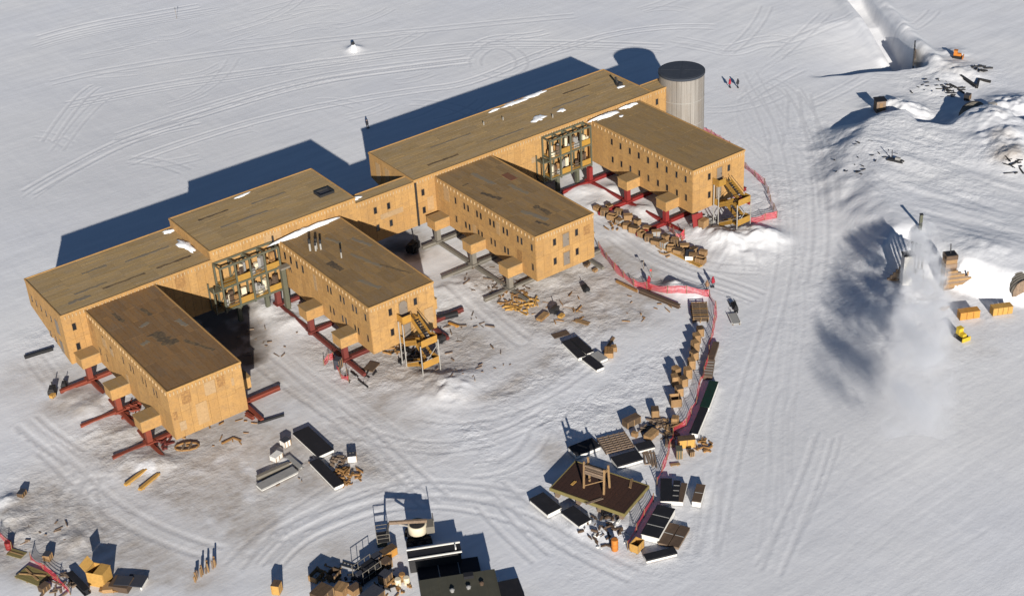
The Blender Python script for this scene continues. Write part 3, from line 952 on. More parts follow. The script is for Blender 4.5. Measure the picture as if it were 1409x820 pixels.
def block(name, label, x0, x1, yf, yb, z, rm='roof_spine', wins=(), fpatch=(), lwins=(), lpatch=(), slant=True, left=True, right=True, steps=''):
    t = thing(name, label, 'building', ((x0 + x1) / 2, yf, 0), 0, 'long spine sections linking the wings')
    zl = 6.6 if slant else ZB
    poly = [(yf + 0.06, ZB + .1), (yb - 0.06, zl), (yb - 0.06, z - 0.06), (yf + 0.06, z - 0.06)]
    MB().prism_x(poly, x0 + 0.06, x1 - 0.06).build('wall_core', 'ply_wall', t)
    facade(t, (x0, yf), 0.0, x1 - x0, ZB, z - 0.05, wins, patches=fpatch)
    facade(t, (x1, yb), math.pi, x1 - x0, zl, z - 0.05, [(u, 8.6, .7, 1.1) for u in np.arange(2, x1 - x0 - 1, 3.2)])
    D = yb - yf
    if left:
        facade(t, (x0, yb), -math.pi / 2, D, ZB, z - 0.05, lwins, lo=lambda u: ZB + .1 + (zl - ZB) * (1 - u / D), patches=lpatch)
    if right:
        facade(t, (x1, yf), math.pi / 2, D, ZB, z - 0.05, (), lo=lambda u: ZB + .1 + (zl - ZB) * (u / D))
    roof(t, x0, x1, yf, yb, z, rm, 'x')
    for c in t.children:
        c.location = c.location - t.location
    return t


def post(t, fn, *a, **kw):
    """add parts laid out in world coordinates to a finished thing"""
    before = set(t.children)
    fn(t, *a, **kw)
    for c in t.children:
        if c not in before:
            c.location = c.location - t.location


# spine: four sections and the end corridor
e1 = [(13.27 - y, 8.45, 0.75, 1.0) for y in (11.9, 10.2, 8.4, 6.5, 4.7)] + [(13.27 - y, 5.05, 0.75, 1.0) for y in (6.6, 4.65)]
s1 = block('station_spine', 'low roofed end block of the long spine, nearest the left edge', -49.88, -26.74, 0, 13.27, 11.06,
           wins=[(1.5, 8.75, .55, 1.1), (1.45, 5.5, .55, 1.1)], fpatch=[(17.9, 9.6, 1.5, 2.2, 'ply_dark')], lwins=e1,
           lpatch=[(13.27 - 2.5, 8.1, 1.2, 2.3, 'door'), (13.27 - 2.55, 4.8, 1.1, 2.0, 'door')], right=False)
s2 = block('station_spine', 'tallest block of the spine, with a square dark roof hatch', -26.72, -2.01, 0, 13.27, 12.49,
           fpatch=[(10.2, 11.2, 3, 1.2, 'ply_pale')], lwins=[], right=True)
s3 = block('station_link', 'short narrow linking corridor between the two long spine blocks', -1.99, 9.36, ly3, 3.6, 10.85,
           wins=[(3.9, 8.5, .55, 1.1), (6.35, 8.45, .55, 1.1), (4.05, 5.4, .55, 1.1), (6.5, 5.35, .55, 1.1)], fpatch=[(6.8, 7.0, 4.2, 0.9, 'ply_pale')], slant=False, left=False, right=False)
s4 = block('station_spine', 'longest block of the spine, behind the two right hand wings, snow patches on its roof', 9.38, 58.8, ly3, 14.43, 11.12,
           wins=[(1.45, 8.55, .55, 1.1), (1.4, 5.4, .55, 1.1), (31.9, 8.0, .5, .5)], fpatch=[(2.7, 6.2, 1.2, 2.4, 'ply_pale'), (23.5, 6.9, 1.1, 1.0, 'ply_pale')],
           lpatch=[(2.6, 8.6, 1.3, 3.2, 'ply_pale'), (5.4, 8.8, 1.3, 2.8, 'ply_pale'), (8.2, 8.8, 1.2, 2.2, 'ply_pale')])
s5 = block('end_corridor', 'stub of corridor joining the spine to the round tower', 58.82, 63.3, ly3 + 0.02, 4.6, 11.10, wins=[(1.0, 9.0, .55, 1.1)], slant=False, left=False, right=False)
for t, x0, x1, yf, yb, z, sides in ((s1, -49.88, -26.74, 0, 13.27, 11.06, 'flb'), (s2, -26.72, -2.01, 0, 13.27, 12.49, 'flbr'), (s3, -1.75, 9.2, ly3, 3.6, 10.85, 'fb'),
                                    (s4, 9.38, 58.8, ly3, 14.43, 11.12, 'flbr'), (s5, 59.0, 63.2, ly3 + .02, 4.6, 11.10, 'fb')):
    post(t, kerbs, x0, x1, yf, yb, z, sides=sides)
    post(t, eaves, (x0 + .2, yf), (x1 - .2, yf), z, 0.55)


def downpipe(t, x, y, z0, z1):
    MB().span(x - 0.13, x + 0.13, y - 0.3, y, z0, z1).build('corner_joint', 'dark_steel', t)


post(s3, downpipe, -1.8, ly3, ZB, 10.6)
post(s4, downpipe, 9.5, ly3, ZB, 10.7)
post(s2, downpipe, -16.6, 0.0, 6.6, 11.4)

# roof fittings
for x, y, h, r in ((-13.9, -6.6, 2.0, .16), (-13.3, -7.2, 1.5, .14), (-12.9, -6.7, 1.7, .16), (-12.5, -7.3, 1.6, .14), (-11.5, -11.5, 1.5, .11)):
    def vent(t, x=x, y=y, h=h, r=r):
        o = MB().cyl((x, y, 10.58), (x, y, 10.6 + h * .62), r, n=10).build('vent_pipe', 'pole', t)
        MB().cyl((x, y, 10.6 + h * .62), (x, y, 10.6 + h), r * 1.25, n=10).build('pipe_cap', 'dark_steel', o)
    post(w2, vent)


def hatch(t):
    h = MB()
    for a in ((-6.0, -3.4, 3.6, 3.85), (-6.0, -3.4, 5.35, 5.6), (-6.0, -5.75, 3.852, 5.348), (-3.65, -3.4, 3.852, 5.348)):
        h.span(*a, 12.46, 12.85)
    o = h.build('hatch_kerb', 'dark_steel', t)
    MB().span(-5.745, -3.655, 3.855, 5.345, 12.5, 12.55).build('hatch_lid', 'slate', o)


post(s2, hatch)


def cap4(t):
    o = MB().span(56.0, 56.9, 6.7, 7.6, 11.1, 11.7).build('vent_box', 'dark_steel', t)
    MB().cyl((56.2, 7.3, 11.7), (55.9, 7.5, 12.7), 0.2, n=10).build('vent_spout', 'dark_steel', o)
    for x, y in ((33, 9.5), (29.5, 10.2), (39.8, 4.6)):
        MB().cyl((x, y, 11.1), (x, y, 11.7), 0.09, n=8).build('vent_pipe', 'pole', t)


post(s4, cap4)
for a in ((-41.2, -14.3, 4.6, 2.3, 'membrane', -1.35), (-38.2, -18.9, 5.2, 0.7, 'membrane', -1.2), (-43.6, -5.0, 3.0, 0.7, 'membrane', -1.5), (-40.0, -6.2, 2.6, 0.8, 'membrane', -1.4), (-37.4, -12.2, 2.4, 1.1, 'membrane_grey', -1.4), (-43.5, -13.5, 1.4, 1.0, 'membrane_grey', 0.3), (-41.5, -9.2, 1.5, 1.0, 'membrane_grey', 0.3)):
    post(w1, lambda t, a=a: roof_patch(t, a[0], a[1], 10.6, a[2], a[3], a[4], a[5]))
for a in ((-9.8, -6.3, 3.0, 0.8, 'membrane_grey', -1.3), (-9.2, -14.5, 6.5, 0.8, 'membrane_grey', -1.35), (-7.3, -19.5, 5.5, 0.5, 'membrane', -1.2), (-12.4, -20.6, 4.0, 1.0, 'membrane_grey', -1.3), (-13.5, -13.0, 3.2, 1.6, 'membrane', -1.4), (-6.8, -9.5, 4.0, 0.8, 'membrane_grey', -1.3)):
    post(w2, lambda t, a=a: roof_patch(t, a[0], a[1], 10.6, a[2], a[3], a[4], a[5]))
for a in ((16.0, -10.5, 4.0, 1.0, 'membrane', -1.3), (19.2, -19.5, 3.6, 1.2, 'membrane', -1.5), (17.2, -20.0, 5.0, 1.1, 'membrane_grey', -1.3), (16.6, -22.8, 2.4, .8, 'membrane', -1.3), (15.2, -4.8, 1.0, .5, 'membrane', 0), (18.5, -5, 5.5, 1.0, 'membrane_grey', -1.5), (20.5, -11.5, 4.5, 1.0, 'membrane_grey', -1.5)):
    post(w3, lambda t, a=a: roof_patch(t, a[0], a[1], 10.6, a[2], a[3], a[4], a[5], 0.25))
post(w3, lambda t: roof_sheet(t, 22.0, -7.2, 10.6, 1.3, 2.6, 'rust_red'))
for a in ((-39.0, 3.0, 6.5, .6, 'membrane'), (-43.5, 4.3, 5, .7, 'membrane_grey'), (-33, 8.0, 7, .7, 'membrane_grey'), (-31, 3.2, 5.5, .7, 'membrane'), (-41, 9.0, 4, .8, 'membrane_grey'), (-46, 2.5, 3.4, 1.0, 'membrane_grey')):
    post(s1, lambda t, a=a: roof_patch(t, a[0], a[1], 11.06, a[2], a[3], a[4], 0.0, 0.25))
for a in ((-18, 5.5, 8, .6, 'membrane_grey'), (-12, 9.0, 6, .6, 'membrane_grey'), (-21, 9.8, 5, .6, 'membrane')):
    post(s2, lambda t, a=a: roof_patch(t, a[0], a[1], 12.49, a[2], a[3], a[4], 0.0, 0.25))
for a in ((22, 9.0, 8, .6, 'membrane_grey'), (30, 4.5, 7, .7, 'membrane_grey'), (17, 4, 6, .7, 'membrane'), (46, 7.5, 8, .6, 'membrane_grey'), (50, 11, 6, .6, 'membrane')):
    post(s4, lambda t, a=a: roof_patch(t, a[0], a[1], 11.12, a[2], a[3], a[4], 0.0, 0.25))


def snow_patch(label, x, y, z, L, Wd, h, rz=0.0, amp=0.35):
    """low drift of snow lying on a roof: a dome over an uneven outline"""
    b = MB()
    po = blob_poly(L, Wd, 22, amp)
    rings = [(1.0, -0.03), (0.85, h * .5), (0.6, h * .8), (0.3, h)]
    P = [(x_ * s_, y_ * s_, z_ * random.uniform(.8, 1.2)) for s_, z_ in rings for x_, y_ in po] + [(0, 0, h)]
    n = 22
    F = [(j * n + i, j * n + (i + 1) % n, (j + 1) * n + (i + 1) % n, (j + 1) * n + i) for j in range(3) for i in range(n)] + [(3 * n + i, 3 * n + (i + 1) % n, 4 * n) for i in range(n)]
    b.add(P, F)
    o = b.build('roof_snow', 'fresh_snow', None, True, loc=(x, y, z), rz=rz)
    return tag(o, label, 'snow drift', 'snow patches lying on the roofs', 'stuff')


snow_patch('snow wedge at the step between the low and tall roofs', -27.5, 6.2, 11.06, 5.0, 1.6, .35, R(90))
snow_patch('small snow patch at the far corner of the low end roof', -27.6, 12.2, 11.06, 1.6, 1.2, .25)
snow_patch('thin snow streak on the far edge of the tall roof', -14.7, 12.6, 12.49, 2.6, .7, .12, R(8))
snow_patch('snow bank along the top edge of the piped wing roof', -11.0, -0.9, 10.6, 9.6, 1.1, .5, R(3), 0.42)
snow_patch('snow patch at the left end of the narrow link roof', -0.7, 2.6, 10.85, 2.0, 1.1, .3)
for lb, px, py, L, Wd, rz in (('long snow streak near the far edge of the longest roof, lengthwise', 735, 131, 6.6, 1.0, R(2)), ('snow streak on the longest roof, second from the far corner', 707, 142, 5.0, 1.3, R(4)),
                              ('broken snow flakes at the middle of the longest roof far edge', 680, 152, 2.2, .7, 0), ('irregular snow patch in mid roof above the cluttered steel frame', 741, 163, 2.9, 2.0, 0),
                              ('small compact snow patch on the longest roof', 773, 152, 1.5, 1.2, 0), ('snow beside the dark vent near the far right roof end', 854, 120, 1.5, .9, 0)):
    g = G(px, py, 11.12)
    snow_patch(lb, g[0], g[1], 11.12, L, Wd, .16, rz)
snow_patch('long snow bank where the right wing roof meets the spine', 47.3, -0.1, 10.6, 6.2, 1.2, .4, R(2), .42)
snow_patch('shorter snow bank next to the corridor on the right wing roof', 52.7, 0.2, 10.6, 3.4, 1.0, .35, R(2), .42)
snow_patch('tiny snow patch on the right wing roof below its snow bank', 49.3, -1.9, 10.6, 1.1, .7, .12)

# ------------------------------------------------------------------ round tower
tw = thing('round_tower', 'round galvanised steel tower with a dark flat cap', 'tower', (65.9, 1.45, 0))
MB().cyl((0, 0, 0), (0, 0, 12.6), 3.90, n=48).build('tower_core', 'tower', tw, True)
nst = 30
for i in range(nst):
    a0, a1 = 2 * math.pi * i / nst, 2 * math.pi * (i + 1) / nst - 0.012
    pan = MB()
    P = []
    for r in (3.90, 3.985):
        for tt in np.linspace(a0, a1, 4):
            for zz in (0.0, 12.7):
                P.append((r * math.cos(tt), r * math.sin(tt), zz))
    F = []
    for j in range(3):
        o_ = 8 + j * 2
        F += [(o_, o_ + 2, o_ + 3, o_ + 1)]
    F += [(0, 8, 9, 1), (14, 6, 7, 15), (1, 9, 11, 3), (3, 11, 13, 5), (5, 13, 15, 7)]
    pan.add(P, F)
    pan.build('cladding_panel', 'tower', tw)
MB().lathe([(4.04, 12.55), (4.10, 12.62), (4.10, 13.0), (3.9, 13.02)], n=48).build('cap_rim', 'tower_cap', tw)
MB().cyl((0, 0, 13.02), (0, 0, 13.06), 3.75, n=48).build('cap_roof', 'tower_cap', tw)
for i in range(4):
    a = math.pi / 4 + i * math.pi / 2
    MB().bar((0.3 * math.cos(a), .3 * math.sin(a), 13.07), (3.7 * math.cos(a), 3.7 * math.sin(a), 13.07), .08, .03).build('cap_rib', 'tower_cap', tw)
MB().lathe([(4.02, 4.0), (4.02, 4.12)], n=48).build('hoop', 'pole', tw)
MB().lathe([(4.02, 8.3), (4.02, 8.42)], n=48).build('hoop', 'pole', tw)

# ------------------------------------------------------------------ open steel frames against the spine
def steel_frame(label, x0, x1, yb, depth, levels, bays, clutter, low_bay):
    t = thing('steel_frame', label, 'steel frame', ((x0 + x1) / 2, yb, 0), 0, 'open steel frames between the wings')
    cx = (x0 + x1) / 2
    yf = -depth
    xs = np.linspace(x0 - cx, x1 - cx, bays + 1)
    for x in xs:
        for y in (-0.25, yf):
            MB().span(x - .13, x + .13, y - .13, y + .13, levels[0] - .2, levels[-1]).build('post', 'green_steel', t)
    for z in levels:
        for y in (-0.25, yf):
            MB().span(x0 - cx - .1, x1 - cx + .1, y - .11, y + .11, z + .002, z + .30).build('girder', 'green_steel', t)
        for i, x in enumerate(xs):
            MB().span(x - .09, x + .09, yf + .13, -0.38, z + .03, z + .26).build('cross_beam', 'green_steel', t)
    for z in levels[:-1]:
        MB().span(x0 - cx + .14, x1 - cx - .14, yf + .12, -.37, z + .305, z + .36).build('deck', 'yellow_panel', t)
        for i in range(bays):
            if (i + int(z)) % 2 == 0 or i > bays // 2:
                MB().span(xs[i] + .16, xs[i + 1] - .16, yf - .06, yf - .01, z + .35, z + 1.35).build('guard_panel', 'yellow_panel', t)
            else:
                for hh in (.7, 1.2):
                    MB().span(xs[i] + .14, xs[i + 1] - .14, yf - .04, yf + .02, z + hh, z + hh + .07).build('guard_rail', 'green_steel', t)
    for i in range(bays):
        z0_, z1_ = levels[i % (len(levels) - 1)], levels[i % (len(levels) - 1) + 1]
        MB().bar((xs[i] + .1, -.27, z0_ + .3), (xs[i + 1] - .1, -.27, z1_), .1).build('brace', 'green_steel', t)
    for i in range(2):
        MB().span(xs[0] - 1.5, xs[0] - .1, yf + .1, -.4, levels[0] + 3.4 * i, levels[0] + 3.4 * i + .18).build('side_bay_floor', 'green_steel', t)
    for x in (xs[0] - 1.45,):
        for y in (-.4, yf + .1):
            MB().span(x - .09, x + .09, y - .09, y + .09, levels[0] - .1, levels[0] + 4.4).build('post', 'green_steel', t)
    rr = random.Random(len(label))
    for i in range(clutter):
        z = levels[rr.randrange(len(levels) - 1)] + .36
        x, y = rr.uniform(xs[0] + .4, xs[-1] - .4), rr.uniform(yf + .4, -.7)
        h = rr.uniform(.4, 2.2)
        nm, mm = (('stored_panel', 'cream'), ('stored_box', 'grey_box'), ('stored_duct', 'ply_dark'), ('stored_crate', 'brown_cover'))[i % 4]
        MB().box((0, 0, h / 2), (rr.uniform(.25, .9), rr.uniform(.25, .6), h)).build(nm, mm, t, loc=(x, y, z), rz=rr.uniform(0, 1))
    for x in (xs[1] + .1, xs[-2]):
        MB().span(x - .3, x + .3, -1.3, -.7, 0, levels[0] - .2).build('support_leg', 'green_steel', t)
    return t


steel_frame('two storey green steel frame with yellow decks, left gap between wings', -26.6, -17.0, 0.0, 2.3, (3.3, 7.0, 10.35), 4, 40, True)
steel_frame('rusty cluttered steel frame full of pale ducts, right gap between wings', 34.6, 43.2, ly3, 2.3, (3.3, 7.0, 10.3), 4, 44, True)


def ladder_tower(label, x, y, h=7.2):
    t = thing('access_ladder', label, 'ladder', (x, y, 0))
    MB().span(-.45, .25, -.35, .35, 0, h).build('hoist_duct', 'green_steel', t)
    MB().span(-.6, 1.2, -.6, .5, h, h + .3).build('landing', 'grey_steel', t)
    for s_ in (-.35, .35):
        MB().bar((.9, s_ - .3, h), (2.0, s_ - 1.5, 0), .12).build('stringer', 'dark_steel', t)
    for i in range(12):
        f = (i + .5) / 12
        MB().bar((.9 + 1.1 * f, -.65 - 1.2 * f, h * (1 - f)), (.9 + 1.1 * f, .05 - 1.2 * f, h * (1 - f)), .08).build('rung', 'dark_steel', t)
    MB().box((2.2, -1.2, .35), (1.6, 1.2, .7), .4).build('foot_block', 'dark_steel', t)
    return t


ladder_tower('grey hoist duct and steep dark ladder beside the left steel frame', -16.95, -2.9)


def stair_tower(label, x, y, m, low=0.0):
    """scissor stair of two flights per storey on tall legs"""
    t = thing('stair_tower', label, 'stair', (x, y, 0), 0, 'outside stairs at wing ends')
    Wl = 1.15
    plats = [(7.05, 'platform'), (3.55, 'platform')]
    for z, nm in plats:
        MB().span(-1.3, 1.3, -1.5, -.12, z - .12, z).build(nm, m, t)
        MB().span(-1.36, -1.3, -1.5, -.12, z, z + 1.05).build('guard_panel', m, t)
        if z > 5:
            MB().span(-1.3, .1, -1.56, -1.5, z, z + 1.05).build('guard_panel', m, t)
    flights = [(.7, 7.05, 5.3, -1), (-.7, 5.3, 3.55, 1), (.7, 3.55, 1.8, -1), (-.7, 1.8, 0.1, 1)]
    ya, yb_ = -1.5, -4.6
    for xc, z0_, z1_, d in flights:
        A, B = (ya, yb_) if d < 0 else (yb_, ya)
        f = None
        for s_ in (-1, 1):
            sx = xc + s_ * Wl / 2
            MB().add([(sx - .04, A, z0_ - .25), (sx - .04, B, z1_ - .25), (sx - .04, B, z1_ + .12), (sx - .04, A, z0_ + .12), (sx + .04, A, z0_ - .25), (sx + .04, B, z1_ - .25), (sx + .04, B, z1_ + .12), (sx + .04, A, z0_ + .12)],
                     [(3, 2, 1, 0), (4, 5, 6, 7), (0, 1, 5, 4), (1, 2, 6, 5), (2, 3, 7, 6), (3, 0, 4, 7)]).build('stringer', m, t)
            if True:
                MB().add([(sx - .03, A, z0_ + .15), (sx - .03, B, z1_ + .15), (sx - .03, B, z1_ + .62), (sx - .03, A, z0_ + .62), (sx + .03, A, z0_ + .15), (sx + .03, B, z1_ + .15), (sx + .03, B, z1_ + .62), (sx + .03, A, z0_ + .62)],
                         [(3, 2, 1, 0), (4, 5, 6, 7), (0, 1, 5, 4), (1, 2, 6, 5), (2, 3, 7, 6), (3, 0, 4, 7)]).build('guard_panel', m, t)
            MB().bar((sx, A, z0_ + 1.1), (sx, B, z1_ + 1.1), .06).build('handrail', 'dark_steel', t)
        for i in range(8):
            f = (i + .5) / 8
            MB().box((xc, A + (B - A) * f, z0_ + (z1_ - z0_) * f), (Wl - .09, .30, .05)).build('tread', 'dark_steel', t)
    for z in (5.3, 1.8):
        MB().span(-1.3, 1.3, -5.9, -4.6, z - .12, z - .004).build('landing', m, t)
        MB().span(-1.3, 1.3, -5.96, -5.9, z, z + 1.0).build('guard_panel', m, t)
        MB().span(1.30, 1.36, -5.9, -4.6, z, z + 1.0).build('guard_panel', m, t)
    for px, py, h in ((-1.45, -.5, 7.0), (-1.45, -1.6, 7.0), (-1.45, -5.9, 5.5), (1.45, -5.9, 5.5), (1.45, -1.6, 7.0)):
        MB().cyl((px, py, low), (px, py, h), .085, n=8).build('leg', 'pole', t)
    for a, b in (((-1.45, -5.9, 2.0), (1.45, -5.9, 4.8)), ((-1.45, -1.6, .6), (-1.45, -5.9, 3.2))):
        MB().bar(a, b, .07).build('brace', 'pole', t)
    return t


stair_tower('yellow outside stair at the end of the piped wing', -10.4, -26.1, 'yellow_stair')
stair_tower('ochre outside stair by the snow heaps at the wing next to the tower', 50.0, -25.2, 'yellow_panel')

# ------------------------------------------------------------------ small objects: builders
def rect(pts, z, zg=None):
    """rectangle (centre, length, width, heading) fitted to four pixels of a level outline at height z above the snow"""
    q = [G(a, b, z) for a, b in pts]
    c = sum(q) / 4
    zg_ = float(H(c[0], c[1]))
    q = [Vector(G(a, b, z + zg_)) for a, b in pts]
    c = (q[0] + q[1] + q[2] + q[3]) / 4
    u = ((q[1] - q[0]) + (q[2] - q[3])) / 2
    v = ((q[3] - q[0]) + (q[2] - q[1])) / 2
    if v.length > u.length:
        u, v = v, u
    return Vector((c.x, c.y, zg_)), u.length, v.length, math.atan2(u.y, u.x)


def container(label, pts, h0=1.2, cover='black', shell='white', group='long covered bins', name='covered_bin', cat='bin', ribs=0):
    c, L, Wd, a = rect(pts, h0)
    h = h0 * .62
    t = thing(name, label, cat, c, a, group)
    th = .09
    body = MB()
    for s_ in (-1, 1):
        MB().span(-L / 2, L / 2, s_ * Wd / 2 - th / 2, s_ * Wd / 2 + th / 2, .16, h - .02).build('side_wall', shell, t)
        MB().span(s_ * L / 2 - th / 2, s_ * L / 2 + th / 2, -Wd / 2 + th / 2 + .002, Wd / 2 - th / 2 - .002, .16, h - .03).build('end_wall', shell, t)
        MB().span(-L / 2 + .2, L / 2 - .2, s_ * Wd * .3 - .1, s_ * Wd * .3 + .1, -.1, .158).build('skid', 'old_lumber', t)
    MB().span(-L / 2 - .06, L / 2 + .06, -Wd / 2 - .06, Wd / 2 + .06, h - .015, h + .07).build('cover', cover, t)
    MB().span(-L / 2 - .075, L / 2 + .075, -Wd / 2 - .075, -Wd / 2 - .062, h - .16, h + .06).build('cover_flap', cover, t)
    for i in range(ribs):
        x = -L / 2 + L * (i + 1) / (ribs + 1)
        MB().span(x - .05, x + .05, -Wd / 2 + .02, Wd / 2 - .02, h + .074, h + .11).build('cover_strap', 'grey_box', t)
    return t


def crate_make(name, label, cat, loc, rz, L, Wd, Hh, side='crate', lid='crate', group=None, open_top=False):
    t = thing(name, label, cat, loc, rz, group)
    th = .05
    for s_ in (-1, 1):
        o = MB().span(-L / 2, L / 2, s_ * (Wd / 2 - th) - th / 2, s_ * (Wd / 2 - th) + th / 2, .12, Hh).build('side_panel', side, t)
        MB().span(s_ * (L / 2 - th) - th / 2, s_ * (L / 2 - th) + th / 2, -Wd / 2 + 2 * th, Wd / 2 - 2 * th, .12, Hh - .004).build('end_panel', side, t)
        MB().span(-L / 2 + .05, L / 2 - .05, s_ * Wd * .32 - .06, s_ * Wd * .32 + .06, -.12, .118).build('skid', 'old_lumber', t)
        for sx in (-1, 0, 1):
            x = sx * (L / 2 - .08)
            MB().span(x - .05, x + .05, s_ * (Wd / 2 - th + .045) - .02, s_ * (Wd / 2 - th + .045) + .02, .14, Hh - .02).build('batten', 'lumber', t)
    if open_top:
        MB().span(-L / 2 + 2 * th, L / 2 - 2 * th, -Wd / 2 + 2 * th, Wd / 2 - 2 * th, .125, .3).build('crate_floor', lid, t)
    else:
        n = max(2, min(5, int(Wd / .35)))
        for i in range(n):
            y0_, y1_ = -Wd / 2 + Wd * i / n + .012, -Wd / 2 + Wd * (i + 1) / n - .012
            MB().span(-L / 2 - .02, L / 2 + .02, y0_, y1_, Hh + .003, Hh + .05).build('lid_board', lid, t)
    return t


def crate(label, px, py, L, Wd, Hh, rz, **kw):
    p = gp(px, py)
    L, Wd, Hh = L * .9, Wd * .9, Hh * .9
    kw.setdefault('group', 'wooden crates in the yard')
    return crate_make(kw.pop('name', 'wooden_crate'), label, kw.pop('cat', 'crate'), p, R(rz), L, Wd, Hh, **kw)


def planks(label, px, py, rz, n, L, w=.22, h=.08, gap=.03, layers=1, m='lumber', name='lumber_stack', cat='lumber', jitter=.15, group='lumber lying in the yard'):
    t = thing(name, label, cat, gp(px, py), R(rz), group)
    for k_ in range(layers):
        for i in range(n):
            y = (i - (n - 1) / 2) * (w + gap)
            o = MB().box((0, 0, 0), (L * random.uniform(.88, 1.0), w, h)).build('plank', m, t, loc=(random.uniform(-jitter, jitter), y, .1 + h / 2 + k_ * (h + .01)), rz=random.uniform(-.03, .03) * jitter * 5)
    for s_ in (-1, 1):
        MB().box((s_ * L * .3, 0, .02), (.12, n * (w + gap), .16)).build('bearer', m, t)
    return t


def beam_thing(label, p0, p1, w, h, m, name='steel_beam', cat='beam', group='loose beams on the snow'):
    """I-section beam lying between two pixels"""
    a, b = gp(*p0), gp(*p1)
    c = (a + b) / 2
    L = (b - a).length
    t = thing(name, label, cat, c, math.atan2(b.y - a.y, b.x - a.x), group)
    MB().span(-L / 2, L / 2, -w / 2, w / 2, 0, h * .2).build('flange', m, t)
    MB().span(-L / 2, L / 2, -w / 2, w / 2, h * .8, h).build('flange', m, t)
    MB().span(-L / 2, L / 2, -w * .2, w * .2, h * .202, h * .798).build('web', m, t)
    return t


def scraps(label, px, py, r, n, mats=('lumber', 'ply_dark', 'old_lumber'), lmax=2.2, name='lumber_scraps', flat=.5):
    """heap of broken wood and odds and ends that nobody could count"""
    p = gp(px, py)
    rr = random.Random(int(px * 7 + py))
    b = MB()
    for i in range(n):
        a, d = rr.uniform(0, 6.28), r * math.sqrt(rr.random())
        L, th = rr.uniform(.25, lmax), rr.uniform(.06, .28)
        x, y = math.cos(a) * d, math.sin(a) * d
        z = float(H(p.x + x, p.y + y)) - p.z + th / 2 + rr.uniform(0, flat) * max(0, 1 - d / r)
        an, tl = rr.uniform(0, 3.14), rr.uniform(-.25, .25)
        dx, dy = math.cos(an) * L / 2, math.sin(an) * L / 2
        b.bar((x - dx, y - dy, z - tl * L / 4), (x + dx, y + dy, z + tl * L / 4), rr.uniform(.06, .30) * (.6 if flat < .1 else 1), th * (.7 if flat < .1 else 1))
    o = b.build(name, mats[0], None, loc=p)
    return tag(o, label, 'scrap heap', 'scrap heaps', 'stuff')


def drum(label, px, py, m, r=.3, h=.88, group='drums'):
    t = thing('drum', label, 'drum', gp(px, py), random.uniform(0, 3), group)
    MB().lathe([(r * .97, 0), (r, .03), (r, h * .33), (r * 1.05, h * .35), (r, h * .37), (r, h * .65), (r * 1.05, h * .67), (r, h * .69), (r, h - .03), (r * .97, h)], n=16).build('drum_shell', m, t, True)
    MB().cyl((0, 0, h - .02), (0, 0, h + .012), r * .9, n=16).build('drum_lid', m, t)
    return t


def net_fence(label, pix, h=1.25, post_gap=3.0, sag=.25, m='net', cell=.2, strip=.048):
    """netting on posts along a line of pixels"""
    pts = [gp(*p) for p in pix]
    t = thing('snow_fence', label, 'fence', pts[0], 0, 'red net fences')
    run = []
    for a, b in zip(pts, pts[1:]):
        n = max(1, int(round((b - a).length / post_gap)))
        for i in range(n):
            run.append(a.lerp(b, i / n))
    run.append(pts[-1])
    rr = random.Random(len(label))
    lean = [Vector((rr.uniform(-.12, .12), rr.uniform(-.12, .12), 0)) for _ in run]
    for p, l in zip(run, lean):
        z = float(H(p.x, p.y))
        q = Vector((p.x, p.y, z)) - t.location
        MB().bar(q + Vector((0, 0, -.2)), q + l + Vector((0, 0, h + .15)), .08).build('fence_post', 'bamboo', t)
    for i in range(len(run) - 1):
        a, b = run[i], run[i + 1]
        L = (b - a).length
        nu, nv = max(2, int(L / cell)), int(h / cell)
        net = MB()
        nrm = Vector((-(b - a).y, (b - a).x, 0)).normalized()
        ph, am = rr.uniform(0, 6), rr.uniform(.05, sag)

        def pt(u, v):
            p = a.lerp(b, u)
            z = float(H(p.x, p.y)) + .06
            l = lean[i].lerp(lean[i + 1], u)
            top = h * (1 - am * math.sin(math.pi * u) * 1.1)
            return p + l * v + nrm * (am * math.sin(math.pi * u) * math.sin(v * 3 + ph)) + Vector((0, 0, z - p.z + v * top)) - t.location
        for j in range(nv + 1):
            v0, v1 = j / (nv + .35), (j + strip / cell * 1.3) / (nv + .35)
            for u in range(nu):
                P = [pt(u / nu, v0), pt((u + 1) / nu, v0), pt((u + 1) / nu, v1), pt(u / nu, v1)]
                net.add(P, [(0, 1, 2, 3)])
        for u in range(nu + 1):
            u0, u1 = u / nu, min(1, u / nu + strip / L)
            for j in range(2):
                P = [pt(u0, j * .5), pt(u1, j * .5), pt(u1, j * .5 + .5), pt(u0, j * .5 + .5)]
                net.add(P, [(0, 1, 2, 3)])
        net.build('netting', m, t)
    return t


